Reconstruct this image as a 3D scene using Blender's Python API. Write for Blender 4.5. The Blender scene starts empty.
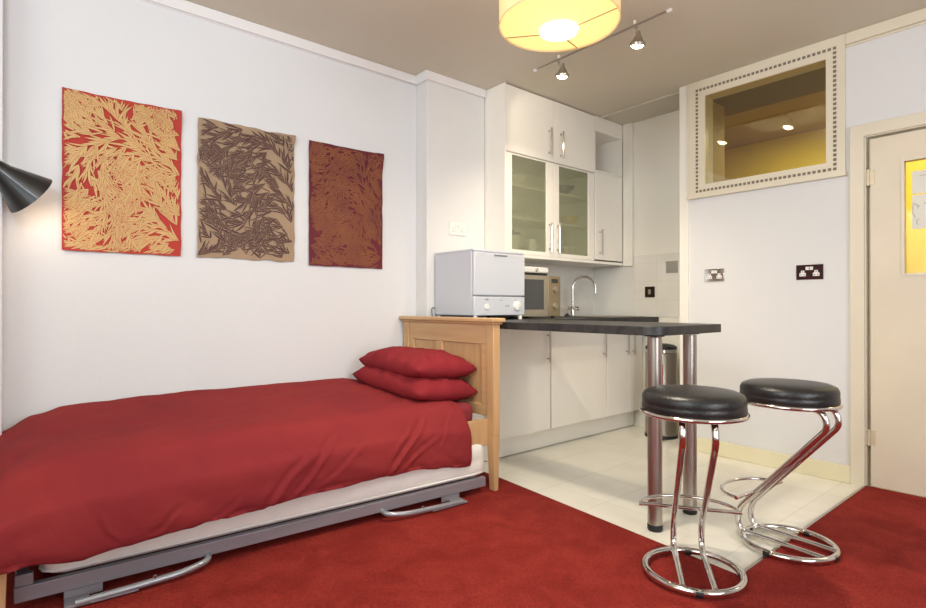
import bpy, bmesh, math, random
from math import sin, cos, pi, radians
from mathutils import Vector, Matrix, noise

sc = bpy.context.scene
COL = sc.collection

# ------------------------------------------------------------------ materials
def s2l(c):
    out = []
    for v in c:
        v = v / 255.0
        out.append(v / 12.92 if v <= 0.04045 else ((v + 0.055) / 1.055) ** 2.4)
    return (out[0], out[1], out[2], 1.0)

def mat(name, rgb, rough=0.5, metal=0.0, var=0.0, vscale=6.0, bump=0.0, bscale=40.0,
        coat=0.0, stretch=None, spec=None, emis=None, estr=0.0, rgb2=None, sheen=0.0):
    m = bpy.data.materials.new(name); m.use_nodes = True
    nt = m.node_tree; b = nt.nodes['Principled BSDF']
    b.inputs['Base Color'].default_value = s2l(rgb)
    b.inputs['Roughness'].default_value = rough
    b.inputs['Metallic'].default_value = metal
    b.inputs['Coat Weight'].default_value = coat
    if sheen: b.inputs['Sheen Weight'].default_value = sheen
    if spec is not None: b.inputs['Specular IOR Level'].default_value = spec
    if emis:
        b.inputs['Emission Color'].default_value = s2l(emis); b.inputs['Emission Strength'].default_value = estr
    tc = nt.nodes.new('ShaderNodeTexCoord'); mp = nt.nodes.new('ShaderNodeMapping')
    nt.links.new(tc.outputs['Object'], mp.inputs['Vector'])
    if stretch: mp.inputs['Scale'].default_value = stretch
    if var > 0 or rgb2:
        n = nt.nodes.new('ShaderNodeTexNoise'); n.inputs['Scale'].default_value = vscale
        n.inputs['Detail'].default_value = 6.0
        nt.links.new(mp.outputs[0], n.inputs['Vector'])
        r = nt.nodes.new('ShaderNodeValToRGB')
        r.color_ramp.elements[0].position = 0.3; r.color_ramp.elements[1].position = 0.7
        c = s2l(rgb)
        if rgb2: r.color_ramp.elements[0].color = s2l(rgb2); r.color_ramp.elements[1].color = c
        else:
            r.color_ramp.elements[0].color = (c[0]*(1-var), c[1]*(1-var), c[2]*(1-var), 1)
            r.color_ramp.elements[1].color = (min(1, c[0]*(1+var)), min(1, c[1]*(1+var)), min(1, c[2]*(1+var)), 1)
        nt.links.new(n.outputs['Fac'], r.inputs['Fac'])
        nt.links.new(r.outputs['Color'], b.inputs['Base Color'])
    if bump > 0:
        n2 = nt.nodes.new('ShaderNodeTexNoise'); n2.inputs['Scale'].default_value = bscale
        n2.inputs['Detail'].default_value = 4.0
        nt.links.new(mp.outputs[0], n2.inputs['Vector'])
        bp = nt.nodes.new('ShaderNodeBump'); bp.inputs['Strength'].default_value = bump
        bp.inputs['Distance'].default_value = 0.01
        nt.links.new(n2.outputs['Fac'], bp.inputs['Height'])
        nt.links.new(bp.outputs['Normal'], b.inputs['Normal'])
    return m

M = {}
M['wall'] = mat('white_wall_paint', (217, 218, 220), 0.7, var=0.015, vscale=1.5, bump=0.08, bscale=30)
M['wall_warm'] = mat('warm_white_paint', (236, 231, 220), 0.6, var=0.015, vscale=1.5, bump=0.05, bscale=30)
M['wall_pier'] = mat('soft_white_paint', (220, 219, 218), 0.65, var=0.015, vscale=1.5, bump=0.06, bscale=30)
M['coving'] = mat('white_gloss_trim', (228, 226, 226), 0.45, var=0.01)
M['ceiling'] = mat('beige_ceiling_paint', (208, 201, 184), 0.75, var=0.05, vscale=0.9, bump=0.04)
M['cream'] = mat('cream_gloss_paint', (222, 213, 192), 0.4, var=0.03, vscale=3)
M['cream_d'] = mat('cream_door_paint', (220, 208, 186), 0.4, var=0.05, vscale=2.5)
M['skirt'] = mat('old_cream_skirting', (226, 217, 184), 0.5, var=0.04, vscale=4)
M['cab'] = mat('white_cabinet_laminate', (240, 235, 225), 0.3, var=0.01, coat=0.2)
M['cab_in'] = mat('cabinet_inside', (238, 234, 218), 0.6, var=0.02)
M['gap'] = mat('dark_joint', (60, 55, 48), 0.8, var=0.05)
M['splash'] = mat('grey_white_splashback', (222, 219, 212), 0.25, var=0.02, vscale=3)
M['chrome'] = mat('chrome', (215, 212, 208), 0.08, 1.0, var=0.01)
M['steel'] = mat('brushed_steel', (176, 168, 160), 0.34, 1.0, var=0.04, vscale=20, stretch=(1, 1, .05))
M['nickel'] = mat('satin_nickel', (190, 184, 176), 0.28, 1.0, var=0.02)
M['black'] = mat('black_rubber', (22, 22, 23), 0.5, var=0.1)
M['lampblack'] = mat('black_satin_metal', (24, 23, 24), 0.32, 0.0, var=0.08, coat=0.2)
M['leather'] = mat('black_vinyl', (30, 29, 29), 0.36, 0.0, var=0.1, bump=0.15, bscale=90)
M['wood'] = mat('pale_oak', (206, 168, 122), 0.42, rgb2=(192, 150, 104), vscale=5, stretch=(6, 6, .5), bump=0.05)
M['wood_h'] = mat('pale_oak_horizontal', (207, 169, 123), 0.42, rgb2=(193, 151, 105), vscale=5, stretch=(.5, 6, 6), bump=0.05)
M['duvet'] = mat('red_cotton', (143, 51, 51), 0.85, rgb2=(128, 43, 49), vscale=2.5, bump=0.12, bscale=60, spec=.08)
M['pillow'] = mat('red_cotton_pillow', (142, 46, 51), 0.85, rgb2=(132, 41, 48), vscale=4, bump=0.12, bscale=35, spec=.08)
M['sheet'] = mat('maroon_sheet', (132, 40, 50), 0.85, var=0.05)
M['mattress'] = mat('white_quilted_ticking', (232, 228, 220), 0.8, var=0.03, vscale=8, bump=0.3, bscale=14)
M['frame_grey'] = mat('grey_painted_steel', (140, 134, 140), 0.38, 0.25, var=0.03)
M['frame_silver'] = mat('silver_grey_steel', (158, 160, 166), 0.3, 0.5, var=0.03)
M['whiteplastic'] = mat('white_appliance', (197, 200, 208), 0.32, var=0.01)
M['whiteplastic2'] = mat('white_plastic', (230, 228, 224), 0.35, var=0.01)
M['greyprint'] = mat('grey_print', (120, 122, 128), 0.5, var=0.02)
M['champ'] = mat('champagne_metal', (168, 158, 140), 0.35, 0.5, var=0.03)
M['darkglass'] = mat('dark_oven_glass', (66, 66, 66), 0.15, 0.0, var=0.05)
M['socketdark'] = mat('dark_nickel_plate', (62, 32, 34), 0.25, 0.6, var=0.05)
M['switchdark'] = mat('dark_bronze_plate', (78, 66, 50), 0.25, 0.8, var=0.05)
M['hole'] = mat('bead_holes', (126, 114, 100), 0.8, var=0.05)
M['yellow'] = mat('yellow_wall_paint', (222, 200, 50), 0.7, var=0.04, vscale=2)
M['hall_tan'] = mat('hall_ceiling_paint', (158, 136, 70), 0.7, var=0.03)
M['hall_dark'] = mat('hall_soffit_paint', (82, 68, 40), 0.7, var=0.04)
M['paper'] = mat('paper', (226, 224, 212), 0.8, var=0.03)
M['ink'] = mat('pencil_ink', (150, 148, 140), 0.8, var=0.05)
M['ceramic'] = mat('white_ceramic', (222, 220, 208), 0.3, var=0.02)
M['ceramic_y'] = mat('yellow_ceramic', (210, 178, 70), 0.35, var=0.04)
M['ceramic_d'] = mat('dark_ceramic', (90, 92, 84), 0.35, var=0.04)
M['brass'] = mat('old_hinge_cream', (205, 192, 165), 0.4, 0.2, var=0.02)
M['art_red'] = mat('red_paper', (178, 56, 38), 0.75, rgb2=(166, 44, 42), vscale=3)
M['art_tan'] = mat('tan_paper', (158, 134, 108), 0.8, var=0.06, vscale=6)
M['art_mar'] = mat('maroon_paper', (104, 30, 38), 0.8, rgb2=(96, 26, 46), vscale=4)
M['ink_gold'] = mat('gold_ink', (192, 160, 102), 0.5, 0.1, var=0.06)
M['ink_brown'] = mat('plum_brown_ink', (74, 44, 42), 0.7, var=0.05)
M['ink_bronze'] = mat('bronze_ink', (132, 78, 40), 0.6, rgb2=(112, 58, 38), vscale=8)
M['redref'] = mat('red_reflection', (150, 40, 36), 0.5, var=0.05)  # flat colour for the red reflection painted on the bin

def worktop_mat():
    m = mat('black_slate_laminate', (44, 43, 44), 0.42, var=0.05)
    nt = m.node_tree; b = nt.nodes['Principled BSDF']
    v = nt.nodes.new('ShaderNodeTexNoise'); v.inputs['Scale'].default_value = 9; v.inputs['Detail'].default_value = 9
    v.inputs['Distortion'].default_value = 1.2
    tc = nt.nodes.new('ShaderNodeTexCoord'); nt.links.new(tc.outputs['Object'], v.inputs['Vector'])
    r = nt.nodes.new('ShaderNodeValToRGB')
    e = r.color_ramp.elements
    e[0].position = .42; e[0].color = s2l((36, 35, 37)); e[1].position = .5; e[1].color = s2l((56, 54, 53))
    k = r.color_ramp.elements.new(.56); k.color = s2l((40, 39, 41))
    nt.links.new(v.outputs['Fac'], r.inputs['Fac']); nt.links.new(r.outputs['Color'], b.inputs['Base Color'])
    return m
M['worktop'] = worktop_mat()

def carpet_mat():
    m = bpy.data.materials.new('red_carpet'); m.use_nodes = True
    nt = m.node_tree; b = nt.nodes['Principled BSDF']; b.inputs['Roughness'].default_value = 0.95
    b.inputs['Specular IOR Level'].default_value = 0.1
    tc = nt.nodes.new('ShaderNodeTexCoord')
    n1 = nt.nodes.new('ShaderNodeTexNoise'); n1.inputs['Scale'].default_value = 6; n1.inputs['Detail'].default_value = 5
    n1.inputs['Distortion'].default_value = 0.8
    n2 = nt.nodes.new('ShaderNodeTexNoise'); n2.inputs['Scale'].default_value = 120; n2.inputs['Detail'].default_value = 3
    for n in (n1, n2): nt.links.new(tc.outputs['Object'], n.inputs['Vector'])
    r1 = nt.nodes.new('ShaderNodeValToRGB'); e = r1.color_ramp.elements
    e[0].position = .36; e[0].color = s2l((138, 43, 37)); e[1].position = .64; e[1].color = s2l((156, 54, 46))
    nt.links.new(n1.outputs['Fac'], r1.inputs['Fac'])
    r2 = nt.nodes.new('ShaderNodeValToRGB'); e = r2.color_ramp.elements
    e[0].position = .3; e[0].color = (.72, .72, .72, 1); e[1].position = .7; e[1].color = (1.05, 1.05, 1.05, 1)
    nt.links.new(n2.outputs['Fac'], r2.inputs['Fac'])
    mx = nt.nodes.new('ShaderNodeMix'); mx.data_type = 'RGBA'; mx.blend_type = 'MULTIPLY'; mx.inputs['Factor'].default_value = 1
    nt.links.new(r1.outputs['Color'], mx.inputs['A']); nt.links.new(r2.outputs['Color'], mx.inputs['B'])
    nt.links.new(mx.outputs['Result'], b.inputs['Base Color'])
    bp = nt.nodes.new('ShaderNodeBump'); bp.inputs['Strength'].default_value = .8; bp.inputs['Distance'].default_value = .01
    nt.links.new(n2.outputs['Fac'], bp.inputs['Height']); nt.links.new(bp.outputs['Normal'], b.inputs['Normal'])
    return m
M['carpet'] = carpet_mat()

def tile_mat(name, c1, c2, grout, sx, sy, rough, rot=(0, 0, 0)):
    m = bpy.data.materials.new(name); m.use_nodes = True
    nt = m.node_tree; b = nt.nodes['Principled BSDF']; b.inputs['Roughness'].default_value = rough
    tc = nt.nodes.new('ShaderNodeTexCoord'); mp = nt.nodes.new('ShaderNodeMapping')
    mp.inputs['Rotation'].default_value = rot
    nt.links.new(tc.outputs['Object'], mp.inputs['Vector'])
    br = nt.nodes.new('ShaderNodeTexBrick'); br.offset = 0.0; br.squash = 1.0
    br.inputs['Color1'].default_value = s2l(c1); br.inputs['Color2'].default_value = s2l(c2)
    br.inputs['Mortar'].default_value = s2l(grout); br.inputs['Scale'].default_value = 1.0
    br.inputs['Mortar Size'].default_value = 0.0025; br.inputs['Brick Width'].default_value = sx
    br.inputs['Row Height'].default_value = sy; br.inputs['Mortar Smooth'].default_value = .3
    nt.links.new(mp.outputs[0], br.inputs['Vector'])
    n = nt.nodes.new('ShaderNodeTexNoise'); n.inputs['Scale'].default_value = 5; n.inputs['Detail'].default_value = 6
    nt.links.new(tc.outputs['Object'], n.inputs['Vector'])
    r = nt.nodes.new('ShaderNodeValToRGB'); e = r.color_ramp.elements
    e[0].position = .3; e[0].color = (.93, .92, .9, 1); e[1].position = .7; e[1].color = (1, 1, 1, 1)
    nt.links.new(n.outputs['Fac'], r.inputs['Fac'])
    mx = nt.nodes.new('ShaderNodeMix'); mx.data_type = 'RGBA'; mx.blend_type = 'MULTIPLY'; mx.inputs['Factor'].default_value = 1
    nt.links.new(br.outputs['Color'], mx.inputs['A']); nt.links.new(r.outputs['Color'], mx.inputs['B'])
    nt.links.new(mx.outputs['Result'], b.inputs['Base Color'])
    return m
M['tiles'] = tile_mat('pale_floor_tiles', (244, 240, 228), (238, 234, 221), (220, 214, 199), .335, .335, .28)
M['walltile'] = tile_mat('cream_wall_tiles', (233, 229, 221), (231, 227, 218), (224, 219, 209), .2, .15, .25, rot=(pi/2, 0, 0))

def glass_mat(name, tint, trans, gloss, rough, diffuse=None, dmix=0.0):
    m = bpy.data.materials.new(name); m.use_nodes = True
    nt = m.node_tree; nt.nodes.clear()
    out = nt.nodes.new('ShaderNodeOutputMaterial')
    t = nt.nodes.new('ShaderNodeBsdfTransparent'); t.inputs['Color'].default_value = s2l(tint)
    g = nt.nodes.new('ShaderNodeBsdfGlossy'); g.inputs['Roughness'].default_value = rough
    g.inputs['Color'].default_value = (1, 1, 1, 1)
    mx = nt.nodes.new('ShaderNodeMixShader'); mx.inputs[0].default_value = gloss
    nt.links.new(t.outputs[0], mx.inputs[1]); nt.links.new(g.outputs[0], mx.inputs[2])
    last = mx
    if dmix > 0:
        n = nt.nodes.new('ShaderNodeTexNoise'); n.inputs['Scale'].default_value = 3
        r = nt.nodes.new('ShaderNodeValToRGB'); c = s2l(diffuse)
        r.color_ramp.elements[0].color = (c[0]*.93, c[1]*.93, c[2]*.93, 1); r.color_ramp.elements[1].color = c
        nt.links.new(n.outputs['Fac'], r.inputs['Fac'])
        d = nt.nodes.new('ShaderNodeBsdfDiffuse'); nt.links.new(r.outputs['Color'], d.inputs['Color'])
        m2 = nt.nodes.new('ShaderNodeMixShader'); m2.inputs[0].default_value = dmix
        nt.links.new(mx.outputs[0], m2.inputs[1]); nt.links.new(d.outputs[0], m2.inputs[2]); last = m2
    nt.links.new(last.outputs[0], out.inputs['Surface'])
    return m
M['winglass'] = glass_mat('clear_pane', (225, 222, 205), 1, .10, .02)
M['doorglass'] = glass_mat('door_pane', (245, 240, 220), 1, .05, .05)

def frosted_mat():
    m = bpy.data.materials.new('frosted_glass'); m.use_nodes = True
    nt = m.node_tree; nt.nodes.clear()
    out = nt.nodes.new('ShaderNodeOutputMaterial')
    t = nt.nodes.new('ShaderNodeBsdfTransparent'); t.inputs['Color'].default_value = s2l((238, 240, 226))
    rf = nt.nodes.new('ShaderNodeBsdfRefraction'); rf.inputs['IOR'].default_value = 1.05
    rf.inputs['Roughness'].default_value = .16; rf.inputs['Color'].default_value = s2l((240, 241, 228))
    d = nt.nodes.new('ShaderNodeBsdfDiffuse')
    n = nt.nodes.new('ShaderNodeTexNoise'); n.inputs['Scale'].default_value = 2.5
    tc = nt.nodes.new('ShaderNodeTexCoord'); nt.links.new(tc.outputs['Object'], n.inputs['Vector'])
    r = nt.nodes.new('ShaderNodeValToRGB')
    r.color_ramp.elements[0].color = s2l((192, 192, 170)); r.color_ramp.elements[1].color = s2l((205, 206, 186))
    nt.links.new(n.outputs['Fac'], r.inputs['Fac']); nt.links.new(r.outputs['Color'], d.inputs['Color'])
    a = nt.nodes.new('ShaderNodeMixShader'); a.inputs[0].default_value = .6
    nt.links.new(t.outputs[0], a.inputs[1]); nt.links.new(rf.outputs[0], a.inputs[2])
    b = nt.nodes.new('ShaderNodeMixShader'); b.inputs[0].default_value = .22
    nt.links.new(a.outputs[0], b.inputs[1]); nt.links.new(d.outputs[0], b.inputs[2])
    nt.links.new(b.outputs[0], out.inputs['Surface'])
    return m
M['frosted'] = frosted_mat()

def shade_mat(name, rgb, estr):
    m = bpy.data.materials.new(name); m.use_nodes = True
    nt = m.node_tree; nt.nodes.clear()
    out = nt.nodes.new('ShaderNodeOutputMaterial')
    d = nt.nodes.new('ShaderNodeBsdfDiffuse'); d.inputs['Color'].default_value = s2l(rgb)
    t = nt.nodes.new('ShaderNodeBsdfTranslucent')
    n = nt.nodes.new('ShaderNodeTexNoise'); n.inputs['Scale'].default_value = 60
    r = nt.nodes.new('ShaderNodeValToRGB'); c = s2l(rgb)
    r.color_ramp.elements[0].color = (c[0]*.9, c[1]*.88, c[2]*.85, 1); r.color_ramp.elements[1].color = c
    nt.links.new(n.outputs['Fac'], r.inputs['Fac']); nt.links.new(r.outputs['Color'], t.inputs['Color'])
    mx = nt.nodes.new('ShaderNodeMixShader'); mx.inputs[0].default_value = .55
    nt.links.new(d.outputs[0], mx.inputs[1]); nt.links.new(t.outputs[0], mx.inputs[2])
    e = nt.nodes.new('ShaderNodeEmission'); e.inputs['Color'].default_value = s2l((255, 220, 152)); e.inputs['Strength'].default_value = estr
    ad = nt.nodes.new('ShaderNodeAddShader')
    nt.links.new(mx.outputs[0], ad.inputs[0]); nt.links.new(e.outputs[0], ad.inputs[1])
    nt.links.new(ad.outputs[0], out.inputs['Surface'])
    return m
M['shade'] = shade_mat('cream_fabric_shade', (240, 226, 196), .10)
M['diffuser'] = shade_mat('cream_fabric_diffuser', (200, 180, 130), .62)
M['bulb'] = mat('lit_bulb', (255, 250, 235), 0.4, emis=(255, 244, 215), estr=6.0)
M['wire'] = mat('wire_beige', (150, 122, 80), .5, .2)
M['halogen'] = mat('lit_halogen', (255, 250, 235), 0.3, emis=(255, 232, 190), estr=30.0)
M['warm_inside'] = mat('white_lamp_inside', (235, 228, 215), 0.5)

# ------------------------------------------------------------------ mesh helpers
def rootloc(p):
    while p is not None and p.parent is not None: p = p.parent
    return p.location.copy() if p is not None else Vector((0, 0, 0))

def fillet(pts, r, n=6):
    pts = [Vector(p) for p in pts]; out = [pts[0]]
    for i in range(1, len(pts)-1):
        a, b, c = pts[i-1], pts[i], pts[i+1]
        rr = r[i-1] if isinstance(r, (list, tuple)) else r
        u = (a-b); v = (c-b); rr = min(rr, u.length*.49, v.length*.49)
        p0 = b+u.normalized()*rr; p1 = b+v.normalized()*rr
        for k in range(n+1):
            t = k/n
            out.append(p0*(1-t)**2 + b*2*t*(1-t) + p1*t*t)
    out.append(pts[-1]); return out

class MB:
    def __init__(s): s.bm = bmesh.new(); s.mi = 0
    def face(s, vs, smooth=False):
        try: f = s.bm.faces.new(vs)
        except ValueError: return None
        f.material_index = s.mi; f.smooth = smooth; return f
    def box(s, a, b, M4=None):
        x0, y0, z0 = a; x1, y1, z1 = b
        if x0 > x1: x0, x1 = x1, x0
        if y0 > y1: y0, y1 = y1, y0
        if z0 > z1: z0, z1 = z1, z0
        P = [(x0,y0,z0),(x1,y0,z0),(x1,y1,z0),(x0,y1,z0),(x0,y0,z1),(x1,y0,z1),(x1,y1,z1),(x0,y1,z1)]
        v = [s.bm.verts.new((M4 @ Vector(p)) if M4 else p) for p in P]
        for q in ((0,3,2,1),(4,5,6,7),(0,1,5,4),(1,2,6,5),(2,3,7,6),(3,0,4,7)): s.face([v[i] for i in q])
        return s
    def tube(s, pts, r, seg=12, closed=False, cap=True, radii=None):
        pts = [Vector(p) for p in pts]; n = len(pts); rings = []
        up = None
        for i, p in enumerate(pts):
            if closed: t = pts[(i+1) % n]-pts[i-1]
            else: t = pts[min(i+1, n-1)]-pts[max(i-1, 0)]
            t.normalize()
            if up is None:
                up = Vector((0, 0, 1)) if abs(t.z) < .9 else Vector((1, 0, 0))
            a = up - t*up.dot(t)
            if a.length < 1e-6: a = t.orthogonal()
            a.normalize(); up = a; b = t.cross(a)
            rr = radii[i] if radii else r
            rings.append([s.bm.verts.new(p + a*rr*cos(2*pi*k/seg) + b*rr*sin(2*pi*k/seg)) for k in range(seg)])
        m = n if closed else n-1
        for i in range(m):
            A, B = rings[i], rings[(i+1) % n]
            off = 0
            if closed and i == n-1:
                off = min(range(seg), key=lambda o: (A[0].co-B[o].co).length)
            for k in range(seg):
                s.face([A[k], A[(k+1) % seg], B[(k+1+off) % seg], B[(k+off) % seg]], True)
        if cap and not closed:
            s.face(list(reversed(rings[0]))); s.face(rings[-1])
        return s
    def lathe(s, prof, c=(0, 0, 0), seg=32, M4=None, capb=True, capt=True):
        c = Vector(c); rings = []
        for r, z in prof:
            ring = []
            for k in range(seg):
                p = Vector((r*cos(2*pi*k/seg), r*sin(2*pi*k/seg), z))
                p = (M4 @ p) if M4 else p
                ring.append(s.bm.verts.new(p+c))
            rings.append(ring)
        for i in range(len(rings)-1):
            for k in range(seg):
                s.face([rings[i][k], rings[i][(k+1) % seg], rings[i+1][(k+1) % seg], rings[i+1][k]], True)
        if capb: s.face(list(reversed(rings[0])))
        if capt: s.face(rings[-1])
        return s
    def prism(s, poly, z0, z1):
        a = [s.bm.verts.new((x, y, z0)) for x, y in poly]; b = [s.bm.verts.new((x, y, z1)) for x, y in poly]
        s.face(list(reversed(a))); s.face(b); n = len(poly)
        for i in range(n): s.face([a[i], a[(i+1) % n], b[(i+1) % n], b[i]])
        return s
    def build(s, name, mats, parent=None, bevel=0.0, sharp=35, fixn=True, local=False, bseg=2):
        if fixn: bmesh.ops.recalc_face_normals(s.bm, faces=s.bm.faces)
        if parent is not None and not local:
            L = rootloc(parent)
            bmesh.ops.translate(s.bm, vec=-L, verts=s.bm.verts)
        me = bpy.data.meshes.new(name); s.bm.to_mesh(me); s.bm.free()
        for m in (mats if isinstance(mats, (list, tuple)) else [mats]): me.materials.append(m)
        try: me.set_sharp_from_angle(angle=radians(sharp))
        except Exception: pass
        o = bpy.data.objects.new(name, me); COL.objects.link(o)
        if parent is not None: o.parent = parent
        if bevel > 0:
            md = o.modifiers.new('bevel', 'BEVEL'); md.width = bevel; md.segments = bseg
            md.limit_method = 'ANGLE'; md.angle_limit = radians(40)
        return o

def tag(o, label=None, cat=None, group=None, kind=None):
    if label: o['label'] = label
    if cat: o['category'] = cat
    if group: o['group'] = group
    if kind: o['kind'] = kind
    return o
def thing(name, label, cat, loc=(0, 0, 0), rz=0, group=None):
    o = bpy.data.objects.new(name, None); COL.objects.link(o); o.empty_display_size = .05
    o.location = loc; o.rotation_euler = (0, 0, rz)
    return tag(o, label, cat, group)
def struct(name, mb, m, bevel=0):
    return tag(mb.build(name, m, None, bevel), kind='structure')
def copy_tree(o, parent=None):
    c = o.copy(); COL.objects.link(c)
    if parent is not None: c.parent = parent
    for ch in list(o.children): copy_tree(ch, c)
    return c
def setsmooth(mb):
    for f in mb.bm.faces: f.smooth = True

# ------------------------------------------------------------------ room shell
H = 2.54; WX = -3.025; WY = 3.655; AY = 4.055; RX = 1.9; BY = -1.7
PX = -2.90
struct('wall_left', MB().box((WX-.1, BY, 0), (WX, AY+.1, H)), M['wall'])
struct('wall_left_pier', MB().box((WX+.0005, 2.114, 0), (PX, 2.622, H)), M['wall_pier'], .004)
struct('wall_left_foot_pier', MB().box((WX+.0005, -.6, 0), (PX, -.012, H)), M['wall'], .004)
# alcove back wall
struct('wall_back', MB().box((WX, AY, 0), (-1.975, AY+.095, H)), M['wall_warm'])
# the wall with the internal window and the door
mb = MB(); T = .1
gx0, gx1, gz0, gz1 = -1.795, -1.077, 1.823, 2.428
dx0, dx1, dz = -.905, -.075, 1.945
y0, y1 = WY, WY+T
for a, b in (((-1.975, 0), (gx0, H)), ((gx0, 0), (gx1, gz0)), ((gx0, gz1), (gx1, H)), ((gx1, 0), (dx0, H)),
             ((dx0, dz), (dx1, H)), ((dx1, 0), (RX, H))):
    mb.box((a[0], y0, a[1]), (b[0], y1, b[1]))
mb.box((-1.975, y1, 0), (-1.905, AY+.095, H))
struct('wall_right', mb, M['wall_pier'])
# remaining walls of the room, behind and right of the camera
struct('wall_side', MB().box((RX, BY, 0), (RX+.1, WY+T, H)), M['wall'])
mb = MB()
for a, b in (((WX, 0), (-1.9, H)), ((-1.9, 0), (.9, .85)), ((-1.9, 2.3), (.9, H)), ((.9, 0), (RX, H))):
    mb.box((a[0], BY-.1, a[1]), (b[0], BY, b[1]))
struct('wall_front', mb, M['wall'])
struct('ceiling', MB().box((WX-.1, BY-.1, H), (RX+.1, AY+.095, H+.08)), M['ceiling'])
struct('floor', MB().box((WX-.1, BY-.1, -.08), (RX+.1, AY+.095, 0)), M['tiles'])
# carpet: everything but the kitchen corner
cpt = MB(); cpt.prism([(WX, BY), (RX, BY), (RX, WY), (-.897, WY), (-.897, 2.079), (-2.35, 2.2), (WX, 2.2)], 0.0005, .006)
struct('floor_carpet', cpt, M['carpet'])
tm = MB(); tm.box((-.905, 2.07, 0.0005), (-.893, WY-.01, .0085))
struct('trim_threshold', tm, M['nickel'])
# cornice / coving
def coving(name, a, b, nx, ny, m, h=.058, d=.02):
    mb = MB(); mb.box((min(a[0], b[0]), min(a[1], b[1]), H-h), (max(a[0], b[0])+0, max(a[1], b[1]), H-.0005))
    mb.box((min(a[0], b[0])-.0, min(a[1], b[1]), H-h-.006), (max(a[0], b[0]) - (d*.6 if nx else 0), max(a[1], b[1]) , H-h))
    return struct(name, mb, m, .003)
coving('trim_1', (WX, -.012), (WX+.02, 2.114), 1, 0, M['coving'])
coving('trim_2', (PX, 2.0965), (PX+.018, 2.62), 1, 0, M['coving'])
coving('trim_3', (WX+.0205, 2.0965), (PX-.0005, 2.1135), 0, 1, M['coving'])
mb = MB(); mb.box((-.985, WY-.02, 2.476), (RX, WY, H-.0005)); mb.box((-.985, WY-.008, 2.462), (RX, WY, 2.476))
struct('trim_4', mb, M['cream'], .003)
struct('trim_5', MB().box((-2.69, 3.70, H-.012), (-1.975, 3.73, H-.0005)), M['ceiling'], .003)
# skirtings
struct('baseboard_right', MB().box((-1.975, WY-.018, 0), (-.966, WY, .098)), M['skirt'], .004)
struct('baseboard_back', MB().box((-2.35, AY-.015, 0), (-1.975, AY, .098)), M['skirt'], .004)
struct('baseboard_left', MB().box((WX, -.012, .006), (WX+.014, 1.98, .09)), M['coving'], .004)
# end strip of the alcove wall
struct('trim_6', MB().box((-1.981, WY-.012, 0.098), (-1.918, WY+.002, H)), M['wall_warm'], .002)

# tiled strip beside the worktop and pipe boxing by the wall units
struct('wall_back_tiles', MB().box((-2.604, AY-.006, .912), (-1.976, AY, 1.42)), M['walltile'])
struct('wall_back_boxing', MB().box((-2.698, AY-.03, 1.335), (-2.61, AY, H)), M['wall_warm'], .003)

# hall behind the internal window and door
mb = MB(); mb.box((-3.3, 5.45, 0), (1.6, 5.5, 2.54)); mb.box((-3.35, 4.16, 0), (-3.3, 5.5, 2.54)); mb.box((1.6, 3.76, 0), (1.65, 5.5, 2.54))
struct('wall_hall', mb, M['yellow'])
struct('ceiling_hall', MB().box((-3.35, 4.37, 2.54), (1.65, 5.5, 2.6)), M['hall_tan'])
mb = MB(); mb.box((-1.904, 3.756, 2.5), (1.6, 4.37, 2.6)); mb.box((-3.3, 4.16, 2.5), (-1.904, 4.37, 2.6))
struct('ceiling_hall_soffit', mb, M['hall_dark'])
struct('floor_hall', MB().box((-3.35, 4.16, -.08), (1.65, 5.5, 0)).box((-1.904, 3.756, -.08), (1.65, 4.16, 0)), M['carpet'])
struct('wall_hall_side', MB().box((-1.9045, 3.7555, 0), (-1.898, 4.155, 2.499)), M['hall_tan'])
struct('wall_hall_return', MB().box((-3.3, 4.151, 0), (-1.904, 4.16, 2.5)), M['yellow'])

# the internal window
W = tag(thing('window_1', None, None, (-1.44, WY, 1.75)), kind='structure'); 
mb = MB()
fy0 = WY-.022
fx0, fx1, fz0, fz1 = -1.915, -.985, 1.738, 2.538
# frame ring (four mitred boards)
def ring(mb, x0, x1, z0, z1, ix0, ix1, iz0, iz1, ya, yb):
    o = [(x0, z0), (x1, z0), (x1, z1), (x0, z1)]; i = [(ix0, iz0), (ix1, iz0), (ix1, iz1), (ix0, iz1)]
    vo = [mb.bm.verts.new((x, ya, z)) for x, z in o]; vi = [mb.bm.verts.new((x, ya, z)) for x, z in i]
    wo = [mb.bm.verts.new((x, yb, z)) for x, z in o]; wi = [mb.bm.verts.new((x, yb, z)) for x, z in i]
    for k in range(4):
        j = (k+1) % 4
        mb.face([vo[k], vo[j], vi[j], vi[k]]); mb.face([wo[j], wo[k], wi[k], wi[j]])
        mb.face([wo[k], wo[j], vo[j], vo[k]]); mb.face([vi[k], vi[j], wi[j], wi[k]])
ring(mb, fx0, fx1, fz0+.02, fz1, gx0+.002, gx1-.002, gz0+.002, gz1-.002, fy0, WY+.028)
mb.box((fx0-.004, fy0-.012, fz0-.002), (fx1+.004, WY, fz0+.022))
mb.mi = 1
ox0, ox1, oz0, oz1 = -1.848, -1.035, 1.783, 2.474
nx, nz = 31, 26
hs = .0082
def dot(x, z): mb.box((x-hs, fy0-.0015, z-hs), (x+hs, fy0+.001, z+hs))
for i in range(nx+1):
    x = ox0+(ox1-ox0)*i/nx; dot(x, oz0); dot(x, oz1)
for i in range(1, nz):
    z = oz0+(oz1-oz0)*i/nz; dot(ox0, z); dot(ox1, z)
o = mb.build('frame', [M['cream'], M['hole']], W)
mb = MB(); mb.box((gx0+.002, WY-.012, gz0+.002), (gx1-.002, WY-.007, gz1-.002)); mb.build('pane', M['winglass'], W)

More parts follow.
